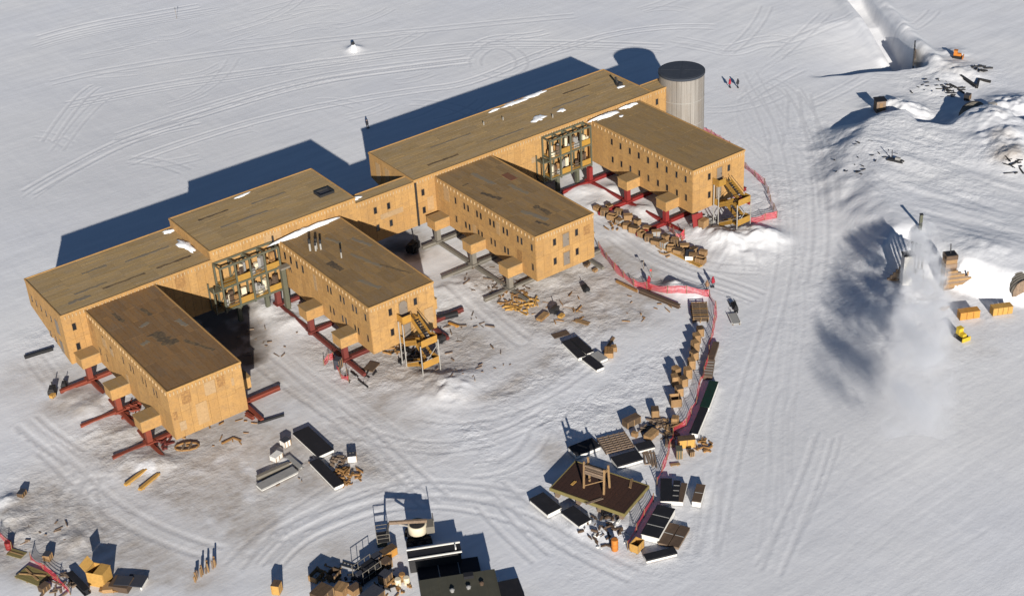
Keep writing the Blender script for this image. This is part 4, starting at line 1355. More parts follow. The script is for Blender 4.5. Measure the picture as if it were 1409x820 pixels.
# people -----------------------------------------------------------
def person_make(label, loc, rz, parka):
    t = thing('person', label, 'person', loc, rz, 'people walking on the snow')
    V = [(0, 0, .98), (0, .0, 1.2), (0, 0, 1.42), (0, .01, 1.54), (0, .03, 1.66), (0, .03, 1.78),
         (.10, 0, .93), (.12, .10, .52), (.11, -.02, .10), (.11, .14, .05), (-.10, 0, .93), (-.12, -.08, .52), (-.12, -.24, .12), (-.12, -.10, .05),
         (.20, 0, 1.42), (.27, -.06, 1.15), (.27, .08, .92), (.26, .12, .82), (-.20, 0, 1.42), (-.27, .06, 1.15), (-.27, .17, .93), (-.26, .21, .83)]
    Eg = [(0, 1), (1, 2), (2, 3), (3, 4), (4, 5), (0, 6), (6, 7), (7, 8), (8, 9), (0, 10), (10, 11), (11, 12), (12, 13), (2, 14), (14, 15), (15, 16), (16, 17), (2, 18), (18, 19), (19, 20), (20, 21)]
    rad = [.16, .16, .15, .07, .10, .08, .10, .08, .065, .06, .10, .08, .065, .06, .085, .065, .05, .045, .085, .065, .05, .045]
    me = bpy.data.meshes.new('body')
    me.from_pydata(V, Eg, [])
    me.materials.append(M['trousers'])
    o = put('body', me, t)
    md = o.modifiers.new('skin', 'SKIN')
    for i, r in enumerate(rad):
        me.skin_vertices[0].data[i].radius = (r, r)
    me.skin_vertices[0].data[0].use_root = True
    md.use_smooth_shade = True
    sub = o.modifiers.new('subdiv', 'SUBSURF')
    sub.levels = sub.render_levels = 1
    MB().lathe([(.24, .80), (.25, .95), (.22, 1.15), (.24, 1.38), (.16, 1.50), (.10, 1.53)], n=14).build('parka', parka, t, True)
    for s_, ys in ((1, (-.06, .08)), (-1, (.06, .17))):
        MB().cyl((s_ * .19, 0, 1.45), (s_ * .275, ys[0], 1.15), .105, .09, 10).cyl((s_ * .275, ys[0], 1.16), (s_ * .27, ys[1], .90), .09, .075, 10).build('sleeve', parka, t, True)
    MB().lathe([(.10, 1.50), (.145, 1.58), (.15, 1.70), (.12, 1.80), (.04, 1.845)], c=(0, .0, 0), n=12).build('hood', parka, t, True)
    MB().lathe([(.04, 1.58), (.09, 1.64), (.10, 1.70), (.07, 1.77)], c=(0, .085, 0), n=10).build('face', 'skin', t, True)
    for x, y in ((.11, .03), (-.12, -.18)):
        MB().box((x, y, .07), (.13, .32, .15), 0, .8).build('boot', 'rubber', t)
    return t


# ------------------------------------------------------------------ yard: fences
net_fence('long red net fence curving from the wing corner down past the crates to the platform', [(824, 343), (845, 372), (872, 394), (890, 398), (918, 404), (945, 404), (976, 409), (986, 425), (984, 445), (978, 470), (974, 500), (963, 530), (958, 556), (944, 586), (926, 600), (918, 632), (904, 668)], sag=.3)
net_fence('short red net fence beside the open bins, sagging at its near end', [(899, 690), (886, 712), (876, 732), (864, 756)], sag=.35)
net_fence('red net fence looping round the snow behind the ochre stair', [(962, 180), (978, 188), (1003, 203), (1026, 233), (1052, 255), (1060, 278), (1069, 300), (1052, 303), (1033, 309)], h=1.15)
net_fence('red net fence crossing the corner near the bottom left', [(42, 770), (60, 785), (80, 802), (97, 818)], h=1.1)
net_fence('stub of red net fence at the left edge, by the snow lumps', [(0, 738), (10, 748), (16, 756)], h=1.1)
net_fence('tangled red netting beside the maroon columns of the piped wing', [(446, 503), (452, 495), (460, 493), (464, 508), (470, 521), (480, 526), (478, 516)], h=1.0, post_gap=1.5, sag=.5)
net_fence('scrap of red netting behind the crate row near the red columns', [(921, 318), (930, 330), (942, 324), (938, 332)], h=1.1, post_gap=1.4, sag=.5)

# ------------------------------------------------------------------ yard, lower right
container('black covered white bin at the head of the timber frames', [(785, 610.7), (816.6, 598), (823.2, 610.1), (789.8, 622.8)], 1.2)
container('black covered white bin between the timber frames and the big platform', [(838.5, 627), (873.6, 616), (885.7, 627), (851.7, 636)], 1.1)
container('narrow black roll topped bin beside the loose planks', [(873.6, 607.4), (895.6, 604), (900, 609.6), (879, 617.3)], .9)
container('black bin off the left corner of the big platform, outermost one', [(728.8, 683), (747.4, 673.3), (772.7, 695.2), (752.9, 701.8)], 1.2)
container('black bin tucked under the front edge of the big platform', [(773.8, 700.7), (788, 692), (814.4, 711.7), (795.7, 718.3)], 1.1)
container('upright black bin touching the fence end, left of its twin', [(910.3, 653.8), (923, 654.7), (925, 685), (908.5, 684)], 1.3)
container('black bin with white flecks squeezed beside a brown lid', [(926.5, 657), (937, 658), (932, 685.5), (925.8, 685)], 1.2, ribs=3)
container('slim brown lidded bin next to the flecked black bin', [(938, 661), (945.5, 661), (939, 685.8), (932.8, 685.8)], 1.2, 'brown_cover')
container('brown lidded bin at the outer end of the row, throwing a blue shadow', [(958.8, 661), (970.7, 662.6), (963.3, 685.8), (953.3, 684)], 1.5, 'brown_cover', ribs=1)
container('largest double black bin with pale straps across it', [(906.6, 688.5), (926.8, 695.8), (903.9, 738), (884.7, 725)], 1.6, ribs=2)
container('brown flat bin, inner of the side by side pair', [(922.2, 717), (934, 719.6), (918.5, 747), (905.7, 742.5)], .8, 'brown_cover', 'old_lumber', ribs=1)
container('brown flat bin, outer of the side by side pair', [(936.8, 719.6), (948.7, 724.2), (933, 749.8), (921.3, 747)], .8, 'brown_cover', 'old_lumber', ribs=1)
container('black bin lying crosswise nearest the bottom of the yard', [(885.6, 759), (927.7, 749.8), (930.4, 756.2), (890.2, 767.2)], 1.0)
container('long dark green topped bin outside the fence', [(976.8, 519.2), (988.2, 522.3), (975, 556), (964, 555)], 1.3, 'green_black')
container('long black bin continuing below the dark green one', [(963.6, 556.5), (974.6, 557.5), (959.2, 592.8), (949.8, 590.7)], 1.3)
container('brown bin outside the fence near the parked sled', [(982, 466.3), (989.2, 468.4), (981, 492), (974, 491)], 1.1, 'brown_cover', 'old_lumber')
container('brown slatted cage bin directly above the dark green bin', [(971, 491.5), (983.5, 492), (979.5, 515.6), (967.5, 514)], 1.0, 'old_lumber', 'brown_cover', ribs=5)

# platform with frame
c, L, Wd, a = rect([(759, 672.2), (860.5, 706.9), (890.8, 667.8), (789.8, 632.7)], 1.5)
t = thing('timber_platform', 'big dark brown timber platform on blocks with a pale edge', 'platform', c, a)
n = 18
for i in range(n):
    x0_, x1_ = -L / 2 + L * i / n + .012, -L / 2 + L * (i + 1) / n - .012
    MB().span(x0_, x1_, -Wd / 2 + .1, Wd / 2 - .1, 1.38, 1.47 + random.uniform(-.012, .012)).build('plank', 'platform', t)
for s_ in (-1, 1):
    MB().span(-L / 2 - .1, L / 2 + .1, s_ * Wd / 2 - .05, s_ * Wd / 2 + .06, 1.05, 1.53).build('edge_beam', 'platform_edge', t)
    MB().span(s_ * L / 2 - .05, s_ * L / 2 + .06, -Wd / 2 + .062, Wd / 2 - .062, 1.05, 1.52).build('edge_beam', 'platform_edge', t)
for x in np.linspace(-L / 2 + .7, L / 2 - .7, 4):
    for y in (-Wd / 2 + .6, Wd / 2 - .6):
        MB().box((x, y, .52), (.5, .5, 1.06)).build('block', 'old_lumber', t)
PLAT = (c, L, Wd, a)
pz = c.z + 1.48


def on_plat(px, py):
    g = G(px, py, pz)
    return Vector((g[0], g[1], pz))


A_, B_ = on_plat(803.5, 671), on_plat(831, 680)
d_ = (B_ - A_)
t = thing('timber_trestle', 'pale timber trestle standing on the dark platform', 'trestle', (A_ + B_) / 2, math.atan2(d_.y, d_.x))
hl = d_.length / 2
for sx in (-1, 1):
    for sy in (0, 1):
        MB().bar((sx * hl, sy * 1.5, 0), (sx * hl, sy * 1.5 + (.25 if sy == 0 else -.25), 3.6 + .3 * (sx < 0)), .20).build('post', 'lumber', t)
    MB().span(sx * hl - .08, sx * hl + .08, .2, 1.3, 3.0, 3.2).build('cross_tie', 'lumber', t)
for z, y in ((3.3, .14), (2.2, .1), (2.5, .1)):
    MB().span(-hl + .1, hl - .1, y - .06, y + .06, z, z + .24).build('cross_rail', 'old_lumber', t)
MB().span(-hl + .1, hl - .1, .2, 1.3, 2.8, 2.88).build('shelf', 'old_lumber', t)
MB().bar((-hl, .1, .3), (hl, .1, 2.1), .12).build('brace', 'lumber', t)
for lb, px, py, L_, m_, rz in (('yellow bundle on the left part of the dark platform', 790, 665, .9, 'crate_yellow', .3), ('pale plank lying on the right part of the dark platform', 869, 665, 1.9, 'lumber', .75), ('dark plank in front of the trestle on the platform', 818, 690, 2.4, 'old_lumber', -.2)):
    t = thing('loose_board', lb, 'board', on_plat(px, py), rz, 'boards on the platform')
    for j in range(2):
        MB().box((0, j * .17, .05), (L_ * (1 - .1 * j), .15, .08)).build('plank', m_, t)
# timber frames in a lattice
c, L, Wd, a = rect([(823.2, 602), (859.4, 593.6), (871.5, 613), (833, 622.8)], .5)
t = thing('timber_lattice', 'stack of pale timber frames lying flat in a lattice', 'timber frames', c, a)
for i in range(8):
    y = -Wd / 2 + Wd * i / 7
    MB().span(-L / 2, L / 2, y - .07, y + .07, .3, .45).build('batten', 'old_lumber', t)
for i in range(6):
    x = -L / 2 + L * i / 5
    MB().span(x - .06, x + .06, -Wd / 2 - .1, Wd / 2 + .1, .452, .54).build('cross_batten', 'old_lumber', t)
    MB().span(x - .05, x + .05, -Wd / 2, Wd / 2, .12, .298).build('cross_batten', 'brown_cover', t)
# stack of pallets by the fence corner
c, L, Wd, a = rect([(950.9, 416.5), (969.8, 414.6), (977, 441.5), (952.7, 434)], .9)
t = thing('pallet_stack', 'stack of weathered slatted pallets inside the fence corner', 'pallet stack', c, a)
for k_ in range(4):
    p = put('pallet', None, t, (random.uniform(-.15, .15), random.uniform(-.1, .1), .05 + .22 * k_), random.uniform(-.08, .08))
    for i in range(8):
        x = -L / 2 + L * (i + .5) / 8
        MB().span(x - .12, x + .12, -Wd / 2, Wd / 2, .15, .19).build('slat', 'old_lumber' if (i + k_) % 3 else 'lumber', p)
    for y in (-Wd / 2 + .1, 0, Wd / 2 - .1):
        MB().span(-L / 2, L / 2, y - .06, y + .06, 0, .148).build('runner', 'lumber', p)

# crates down the fence
row = [(963.5, 462, 'crate at the far end of the long row inside the fence'), (958.7, 472, 'second crate from the far end of the long fence row'), (956.5, 483, 'third crate from the far end of the long fence row'),
       (955, 495, 'fourth crate from the far end of the long fence row'), (951.5, 507, 'fifth crate from the far end, just above the fence kink'), (946.5, 520, 'greyish crate sixth in the long fence row'), (940.5, 531, 'crate last but one in the long fence row, close to the fence'),
       (930.5, 518, 'left of the long row, upper crate with a deep shadow'), (928.5, 530, 'left of the long row, middle crate with a deep shadow'), (934.5, 544, 'crate behind the big open green one at the row end')]
for i, (x, y, lb) in enumerate(row):
    crate(lb, x, y, 1.15, 1.0, 1.55 + .12 * (i % 3), 62 + 7 * ((i * 5) % 4), group='crates in a row inside the fence', lid='crate' if i % 3 else 'crate_dark')
crate('big open crate with a green lined inside, near end of the long row', 929.5, 557, 1.7, 1.6, 1.5, 60, open_top=True, lid='green_black', group='crates in a row inside the fence')
crate('crate with a dark lid standing alone left of the row end', 901.5, 572, 1.3, 1.1, 1.3, 55, lid='crate_dark')
crate('wide flat brown crate throwing a square blue shadow', 869, 584, 2.6, 1.3, 1.2, -8 + 8, lid='brown_cover', side='crate_dark')
crate('small slim crate leaning near the timber frames', 873.5, 601, .6, .9, .8, 20)
crate('crate piled with boards between the row and the timber frames', 896, 602, 2.2, 1.2, .9, 15, lid='lumber')
crate('crate in the middle of the junk, ahead of the fence bend', 929, 583, 1.0, 1.0, 1.2, 40)
crate('wide plywood box standing against the fence by the black bin', 944.5, 614, 2.4, 1.2, 1.5, -36 + 5, side='crate_yellow', lid='crate_dark')
crate('green grey locker in front of the wide plywood box', 934.5, 629, .9, 1.3, 1.6, -36, side='green_steel', lid='green_steel', name='metal_locker', cat='locker')
crate('brown stump of a crate right of the green locker', 951.5, 627, .7, .7, .9, -20, side='crate_dark', lid='crate_dark')
crate('yellow plywood box with an open top at the fence tail', 876.5, 756, 1.7, 1.3, 1.4, 20, side='crate_yellow', lid='brown_cover', open_top=True)
crate('pale slatted pallet crate left of the fence bend', 922, 612, 1.4, 1.4, .6, 50, side='old_lumber', lid='old_lumber')
scraps('heap of brown scrap outside the fence bend', 968, 614, 1.3, 22, ('ply_dark',), 1.3)
scraps('tangle of boards between crates and timber frames', 908, 594, 2.6, 34, ('old_lumber',), 2.2)
scraps('scatter of pale boards by the fence bend', 918, 588, 1.9, 22, ('lumber',), 1.6)
scraps('litter of white and brown lumps in front of the big platform', 826, 728, 3.2, 40, ('brown_cover',), 1.1)
scraps('white offcuts in the snow in front of the big platform', 838, 733, 2.6, 14, ('white',), 1.0, flat=.3)
planks('loose brown planks pointing down the slope beside the narrow bin', 894, 631, 58, 5, 3.6, .2, .09, .12, 1, 'old_lumber', jitter=.5)
planks('short boards by the green locker foot', 928, 640, -30, 2, 1.3, .2, .1)
drum('orange drum standing in front of the big platform', 846, 756, 'machine_orange', .42, 1.6)
# leaning pole under platform
beam_thing('dark pole on the snow from the platform to the orange drum', (827, 702), (838, 738), .22, .3, 'dark_steel', 'dark_pole', 'pole')

# ------------------------------------------------------------------ yard, middle
container('long dark bin, left of the pair in mid yard', [(774, 467.5), (783, 464), (805, 485.5), (797, 490)], 1.0)
container('long dark bin, right of the pair in mid yard', [(784.5, 463), (794, 460.5), (815.5, 479.5), (808.5, 484)], 1.0)
container('dark bin set off the near end of the mid yard pair', [(801, 490.5), (812, 487), (830, 501.5), (822, 506)], .9)
container('grey topped white bin against the brown crates in mid yard', [(814.5, 485), (822, 481), (835, 489.5), (827, 495)], .8, 'grey_box')
crate('brown crate at the end of the mid yard bins', 838, 489, 2.0, 1.4, 1.0, 50, side='crate', lid='ply_dark')
crate('small crate behind the brown one at the mid yard bins', 845, 483, 1.0, .8, .9, 60, lid='lumber')
planks('single long board sticking over the mid yard crates', 838, 475, 30, 2, 4.2, .18, .08, .05, 1, 'lumber')
t = thing('plywood_sheet', 'single plywood sheet lying flat behind the mid yard bins', 'sheet', *(lambda r_: (r_[0], r_[3]))(rect([(758, 459), (778.7, 454), (784, 460), (764.6, 466.7)], .1)))
MB().span(-1.25, 1.25, -.62, -.01, .06, .12).build('panel', 'brown_cover', t)
MB().span(-1.25, 1.25, .01, .62, .06, .125).build('panel', 'brown_cover', t)
planks('short yellow boards on the snow in mid yard', 801, 444, -70, 4, 2.4, .2, .09, .02, 1, 'lumber')
crate('low brown crate with a loose lid by the dark machine', 747, 438, 2.4, 1.1, .5, 20, lid='lumber', side='ply_dark')
crate('small bright plywood box by the dark machine', 772.5, 437, 1.1, .8, .5, 20, side='crate_yellow', lid='crate_yellow')


def compressor(label, px, py, rz, sc=1.0, m='dark_steel'):
    t = thing('site_generator', label, 'generator', gp(px, py), R(rz), 'small machines on the snow')
    MB().box((0, 0, .55 * sc), (1.5 * sc, .8 * sc, .6 * sc)).build('housing', m, t)
    MB().box((-.1 * sc, 0, .92 * sc), (1.1 * sc, .6 * sc, .14 * sc)).build('engine_cover', m, t)
    MB().cyl((.5 * sc, 0, .85 * sc), (.5 * sc, 0, 1.45 * sc), .07 * sc, n=8).build('exhaust', 'rubber', t)
    for s_ in (-1, 1):
        MB().cyl((-.3 * sc, s_ * .42 * sc, .28 * sc), (-.3 * sc, s_ * .55 * sc, .28 * sc), .28 * sc, n=14).build('wheel', 'rubber', t)
        MB().span(-.7 * sc, .9 * sc, s_ * .3 * sc - .04, s_ * .3 * sc + .04, 0, .1 * sc).build('skid', m, t)
    MB().bar((.75 * sc, 0, .35 * sc), (1.5 * sc, 0, .2 * sc), .08).build('tow_bar', m, t)
    return t


compressor('dark site machine beside the bright plywood box in mid yard', 763, 430, 20)
compressor('dark wheeled machine on the snow under the tall wing shadow', 569, 345, 30, 1.6, 'rubber')
compressor('dark small machine left of the lower left wing', 73, 541, 60, 1.1)
compressor('smaller dark unit right of the machine at the lower left wing', 89, 532, 60, .8)
crate('small yellow box under the dark machine at the lower left', 73, 547, .9, .7, .6, 30, side='crate_yellow', lid='crate_yellow')
compressor('dark object beside the foot of the yellow stair', 607, 470, 10, .9)
compressor('little dark unit near the end wall with grey doors', 806, 400, 80, .9, 'rubber')
crate('small tan crate by the corner of the wing with grey doors', 819, 374, .8, .6, .5, 10)
crate('dark low crate against the snow bank by the wing with grey doors', 808, 366, 1.2, .6, .5, 20, side='crate_dark', lid='crate_dark')
scraps('yellow and brown scrap heap below the wing with grey doors', 718, 420, 2.6, 42, ('crate_yellow',), 1.8)
scraps('dark broken boards below the wing with grey doors', 708, 412, 2.4, 30, ('ply_dark',), 1.6)
scraps('boards and rubble along the foot of the wing with grey doors', 700, 398, 3.2, 26, ('old_lumber',), 1.4, flat=.2)
beam_thing('long beam with dark ends lying inside the fence', (881, 403), (935, 424), .6, .6, 'brown_cover')
beam_thing('thin rusty beam lying along the fence near the wing corner', (848, 388), (877, 402), .35, .35, 'ply_dark')
beam_thing('dark steel beam beside the yellow plank right of the stair', (604, 441), (630, 434), .6, .7, 'dark_steel')
planks('yellow plank leaning off the dark beam', 624, 448, -75, 1, 1.9, .35, .2, m='crate_orange')
scraps('dark tubes and cable at the foot of the yellow stair', 560, 488, 2.2, 26, ('dark_steel',), 2.6)
scraps('brown boards under the end of the piped wing', 540, 480, 1.5, 16, ('ply_dark',), 1.6)
t = thing('plywood_sheet', 'brown plywood sheet flat on the snow by the maroon beam', 'sheet', gp(511, 505), .5)
MB().span(-1.1, 1.1, -.75, .75, .1, .16).build('panel', 'brown_cover', t)
MB().span(-1.15, 1.15, -.8, .8, .06, .098).build('bearer', 'lumber', t)
scraps('loose hoses around the sheet by the maroon beam', 495, 520, 2.4, 14, ('dark_steel',), 2.0, flat=.1)
crate('dark grey cabinet amid the red netting by the maroon column', 466, 507, 1.2, 1.0, 1.8, 30, side='slate', lid='slate', name='metal_cabinet', cat='cabinet')
scraps('steel oddments beneath the red column cage of the left wing', 183, 565, 2.0, 30, ('red_steel',), 1.6, flat=.7)
scraps('steel oddments by the last red column of the left wing', 222, 612, 1.4, 18, ('maroon_steel',), 1.3, flat=.6)
scraps('pipes and rubbish beside the ochre stair', 972, 305, 2.2, 34, ('grey_box',), 1.5, flat=.8)
crate('brown crate by the red panel at the foot of the right wing', 968, 312, 1.6, 1.2, 1.4, 10, side='crate')
t = thing('red_panel', 'red steel panel leaning by the ochre stair', 'panel', gp(961, 312), R(80))
MB().bar((0, -.9, 0), (.5, -.9, 2.2), .12).build('rib', 'bright_red_steel', t)
MB().bar((0, .9, 0), (.5, .9, 2.2), .12).build('rib', 'bright_red_steel', t)
MB().add([(.02, -.85, .1), (.02, .85, .1), (.5, .85, 2.1), (.5, -.85, 2.1), (.08, -.85, .1), (.08, .85, .1), (.56, .85, 2.1), (.56, -.85, 2.1)], [(0, 1, 2, 3), (7, 6, 5, 4), (0, 4, 5, 1), (1, 5, 6, 2), (2, 6, 7, 3), (3, 7, 4, 0)]).build('sheet', 'bright_red_steel', t)

for lb, px, py, r, n_, m_, lm in (('dark offcuts scattered on the snow between yellow stair and bins', 650, 500, 5.5, 16, 'old_lumber', 1.2), ('loose dark laths around the low machine in mid yard', 770, 425, 4.5, 16, 'ply_dark', 2.0),
                              ('offcuts scattered below the left steel frame', 370, 470, 5.0, 16, 'old_lumber', 1.3), ('offcuts strewn in front of the blank end wall', 300, 590, 5.0, 18, 'ply_dark', 1.4),
                              ('bits of timber strewn right of the piped wing', 640, 450, 4.0, 16, 'old_lumber', 1.6), ('bits of timber under the wing with grey doors', 670, 385, 4.5, 22, 'old_lumber', 1.8),
                              ('laths and bits strewn inside the fence bend', 880, 420, 5.0, 14, 'ply_dark', 1.6), ('small bits strewn beside the bins on the left', 400, 650, 4.0, 14, 'old_lumber', 1.0),
                              ('dark bits half sunk in snow near the left edge', 60, 740, 4.0, 12, 'old_lumber', 1.2)):
    scraps(lb, px, py, r, n_, (m_,), lm, flat=.05)
# row of crates beside the right wing
ra, rb = (822, 290), (964, 362)
names_a = ['dark topped crate at the top of the crate row by the red columns']
pal = [('crate', 'crate'), ('crate_dark', 'crate'), ('crate', 'crate_dark'), ('grey_box', 'crate'), ('crate', 'crate'), ('lumber', 'crate_dark')]
words_ = ['dark topped', 'grey netted', 'tall brown', 'reddish brown', 'squat tan', 'black sided', 'narrow tan', 'dark shadowed', 'light tan', 'slumped brown', 'grey wrapped', 'tan open', 'black strapped', 'broad tan', 'dark lidded']
spots_ = ['at the upper end', 'next to the upper end', 'third down', 'fourth down', 'fifth down', 'sixth down', 'seventh down', 'at the middle', 'just past the middle', 'tenth down', 'eleventh down', 'twelfth down', 'third from the lower end', 'second from the lower end', 'at the lower end']
for i in range(15):
    f = i / 14
    x, y = ra[0] + (rb[0] - ra[0]) * f, ra[1] + (rb[1] - ra[1]) * f + 5 * math.sin(f * math.pi)
    sd_, ld_ = pal[i % 6]
    crate(f'{words_[i]} crate {spots_[i]} of the row by the red columns', x, y, 1.15 + .3 * (i % 3), 1.15, .85 + .35 * ((i * 7) % 4) / 3, -66 + 20 * ((i * 5) % 3 - 1), side=sd_, lid=ld_, group='crates in a row beside the right wing', open_top=(i % 4 == 2))
for i in range(11):
    f = (i + .5) / 11
    x, y = ra[0] + 10 + (rb[0] - ra[0]) * f, ra[1] - 7 + (rb[1] - ra[1]) * f + 5 * math.sin(f * math.pi)
    sd_, ld_ = pal[(i * 5 + 2) % 6]
    crate(f'{words_[(i * 4 + 1) % 15]} crate of the rear rank, {spots_[i]}, beside the red columns', x, y, 1.0 + .3 * (i % 3), 1.0, .8 + .4 * ((i * 5) % 4) / 3, -60 + 25 * ((i * 7) % 3 - 1), side=sd_, lid=ld_, group='crates in a row beside the right wing')
scraps('odd scrap among the crates by the red columns, upper part', 850, 308, 2.4, 24, ('ply_dark',), 1.2)
scraps('odd scrap among the crates by the red columns, lower part', 930, 342, 3.0, 30, ('lumber',), 1.3)
planks('long ground boards along the lower half of the crate row', 931, 351, -87, 3, 11.0, .25, .15, .02, 1, 'crate_yellow')
container('white edged blue black chest at the lower end of the crate row', [(946, 338), (953, 341), (952, 350), (944, 347)], 1.5, 'slate')

# ------------------------------------------------------------------ yard, left
container('wide black covered bin nearest the left wing front', [(404, 593.3), (422.8, 584), (457.8, 614.6), (438.2, 625.7)], .9)
container('narrow black covered bin with a white end, below the wide one', [(427.5, 633.5), (437, 626.5), (471, 661), (461, 667.5)], 1.0)
container('long pale trough with a dark slot, lower one', [(352, 664), (403, 640), (408, 646.5), (360, 671)], .7, 'grey_box')
beam_thing('dark topped beam above the pale trough', (354, 661), (398, 640), .5, .6, 'grey_steel')
crate('small white box with a dark top beside the wide black bin', 393.5, 613, 1.2, 1.2, 1.1, 10, side='white', lid='slate', name='white_box', cat='box')
crate('white box half under snow left of the pale trough', 381, 632, 1.6, 1.2, .9, 20, side='white', lid='white', name='white_box', cat='box')
beam_thing('pale plank beam pointing from the white boxes to the narrow bin', (396, 628), (415, 646), .6, .3, 'grey_box')
crate('small dark topped crate with white bands at the bin corner', 485, 634, 1.1, 1.3, 1.2, 60, side='white', lid='slate')
scraps('rust brown heap of scrap beside the narrow black bin', 476, 655, 2.0, 60, ('ply_dark',), 1.2, flat=.8)
scraps('curled brown scrap above the rust heap', 464, 635, 1.1, 26, ('old_lumber',), 1.1, flat=.7)
c = gp(257.5, 616)
t = thing('timber_cradle', 'oval brown timber cradle in front of the blank end wall', 'cradle', c, R(-30))
for i in range(10):
    a0, a1 = 2 * math.pi * i / 10, 2 * math.pi * (i + 1) / 10
    MB().bar((1.6 * math.cos(a0), .85 * math.sin(a0), .25), (1.6 * math.cos(a1), .85 * math.sin(a1), .2), .15, .24).build('rim_board', 'ply_dark', t)
for x in (-.6, .3):
    MB().bar((x, -.7, .3), (x + .3, .7, .3), .2).build('cross_bar', 'old_lumber', t)
planks('yellow timber on the snow below the left wing, upper of two', 186, 659, 21, 2, 3.9, .22, .3, .02, 1, 'crate_yellow')
planks('yellow timber on the snow below the left wing, lower of two', 205, 665, 24, 2, 3.7, .22, .28, .02, 1, 'crate_yellow')
beam_thing('thin dark lath right of the left wing end', (355, 583), (391, 572), .25, .3, 'dark_steel')
beam_thing('dark lath in front of the left wing', (305, 611), (321, 603), .25, .2, 'ply_dark')
beam_thing('second lath making a corner in front of the left wing', (321, 603), (332, 607), .2, .2, 'ply_dark')
beam_thing('dark beam in the snow left of the spine end', (34, 493), (73, 481), .6, .4, 'dark_steel')
beam_thing('rusty beam stub right of the left wing front corner', (339, 571), (349, 577), .5, .5, 'red_steel')
crate('small brown crate near the left edge', 31, 682, 1.2, .9, .8, 40, side='crate_dark', lid='slate')
crate('small tan crate with a dark lid above the corner fence', 67, 770, 1.0, 1.0, 1.1, 40, side='crate', lid='slate')
t = thing('wood_sheet', 'olive wooden sheet by the red drum at the left edge', 'sheet', gp(23, 762), R(-60))
MB().span(-1.1, 1.1, -.6, .6, .05, .13).build('panel', 'platform_edge', t)
MB().span(-1.0, 1.0, -.08, .08, .132, .19).build('batten', 'lumber', t)
drum('red drum lying at the left edge fence', 13, 754, 'bright_red_steel', .45, 1.0)
t = thing('pallet', 'olive pallet with crossed boards beside the corner fence', 'pallet', gp(46, 794), R(-65))
for i in range(7):
    y = -1.0 + 2.0 * i / 6
    MB().span(-1.9, 1.9, y - .14, y + .14, .25, .32).build('slat', 'platform_edge', t)
for x in (-1.7, 0, 1.7):
    MB().span(x - .1, x + .1, -1.1, 1.1, .0, .248).build('runner', 'old_lumber', t)
for a_, b_ in (((-1.7, -.5), (1.5, .6)), ((-1.6, .5), (1.2, -.4))):
    MB().bar((*a_, .38), (*b_, .38), .2, .1).build('loose_board', 'lumber', t)
beam_thing('black round beam at the bottom left beside the fence', (97, 793), (121, 818), .8, .8, 'black')
# plywood bin with open lids
p = gp(139, 800)
t = thing('plywood_bin', 'tall plywood bin with open flaps and a long blue shadow', 'bin', p, R(-55))
Lb, Wb, Hb = 2.2, 1.8, 2.0
for s_ in (-1, 1):
    MB().span(-Lb / 2, Lb / 2, s_ * Wb / 2 - .04, s_ * Wb / 2 + .04, 0, Hb).build('side_panel', 'crate_yellow', t)
    MB().span(s_ * Lb / 2 - .04, s_ * Lb / 2 + .04, -Wb / 2 + .042, Wb / 2 - .042, 0, Hb - .004).build('end_panel', 'crate_yellow', t)
MB().span(-Lb / 2 + .05, Lb / 2 - .05, -Wb / 2 + .05, Wb / 2 - .05, .1, .2).build('bin_floor', 'crate_dark', t)
MB().span(-.1, Lb / 2 + .05, -Wb / 2 - .05, Wb / 2 + .05, Hb + .004, Hb + .06).build('lid', 'crate_yellow', t)
MB().bar((-Lb / 2 - .05, 0, Hb), (-Lb / 2 - .7, 0, Hb + .9), Wb, .05).build('flap', 'crate_yellow', t)
t = thing('dark_tarpaulin', 'dark brown sheet folded over boards beside the plywood bin', 'tarpaulin', gp(168, 806), R(-50))
MB().box((0, 0, .35), (2.6, 2.2, .7), 0, .9).build('covered_stack', 'brown_cover', t)
MB().box((-1.3, -.8, .3), (1.2, 1.4, .5), .3).build('board_end', 'crate', t)
MB().box((.2, .2, .73), (1.9, 1.6, .06), .1).build('fold', 'slate', t)
t = thing('slate_sheet', 'blue black flat panel at the bottom, right of the plywood bin', 'panel', gp(188, 803), R(-48))
MB().span(-1.15, 1.15, -1.0, 1.0, .45, .56).build('panel', 'slate', t)
for x in (-1, 1):
    MB().span(x - .1, x + .1, -.9, .9, 0, .448).build('bearer', 'white', t)
# row of tall posts
p = gp(282, 788)
t = thing('post_bundle', 'row of upright pale stakes standing in the snow', 'stakes', p, R(18))
for i in range(11):
    x = -1.75 + 3.5 * i / 10
    y = random.uniform(-.3, .3)
    MB().bar((x, y, -.1), (x + random.uniform(-.12, .12), y + random.uniform(-.1, .1), random.uniform(.9, 1.5)), .17, .15).build('stake', ['lumber', 'crate', 'old_lumber'][i % 3], t)

# ------------------------------------------------------------------ bottom centre: lift, bins, shed
crate('tall brown crate at the bottom edge, left of the crate cluster', 382, 815, 1.2, 1.1, 1.6, 40, side='crate_yellow', lid='brown_cover')
crate('crate with white packing showing, left of the bottom pair', 436, 796, 1.9, 1.3, 1.0, 25, side='crate', lid='white', open_top=True)
crate('crate with white packing showing, right of the bottom pair', 460, 796, 1.5, 1.3, 1.2, 25, side='crate_dark', lid='white', open_top=True)
crate('tan crate half cut by the bottom edge', 470, 818, 1.8, 1.5, 1.4, 30, side='crate', lid='crate')
crate('brown crate with a dark lid at the bottom edge', 489, 816, 1.5, 1.2, 1.1, 10, side='crate', lid='brown_cover')
crate('orange brown crate with a dark lid beside the lift basket', 535, 766, 2.3, 1.2, 1.3, -28 + 36, side='crate_orange', lid='crate_dark')
crate('square dark crate in front of the orange brown one', 532, 781, 1.3, 1.2, 1.3, 10, side='crate_dark', lid='brown_cover')
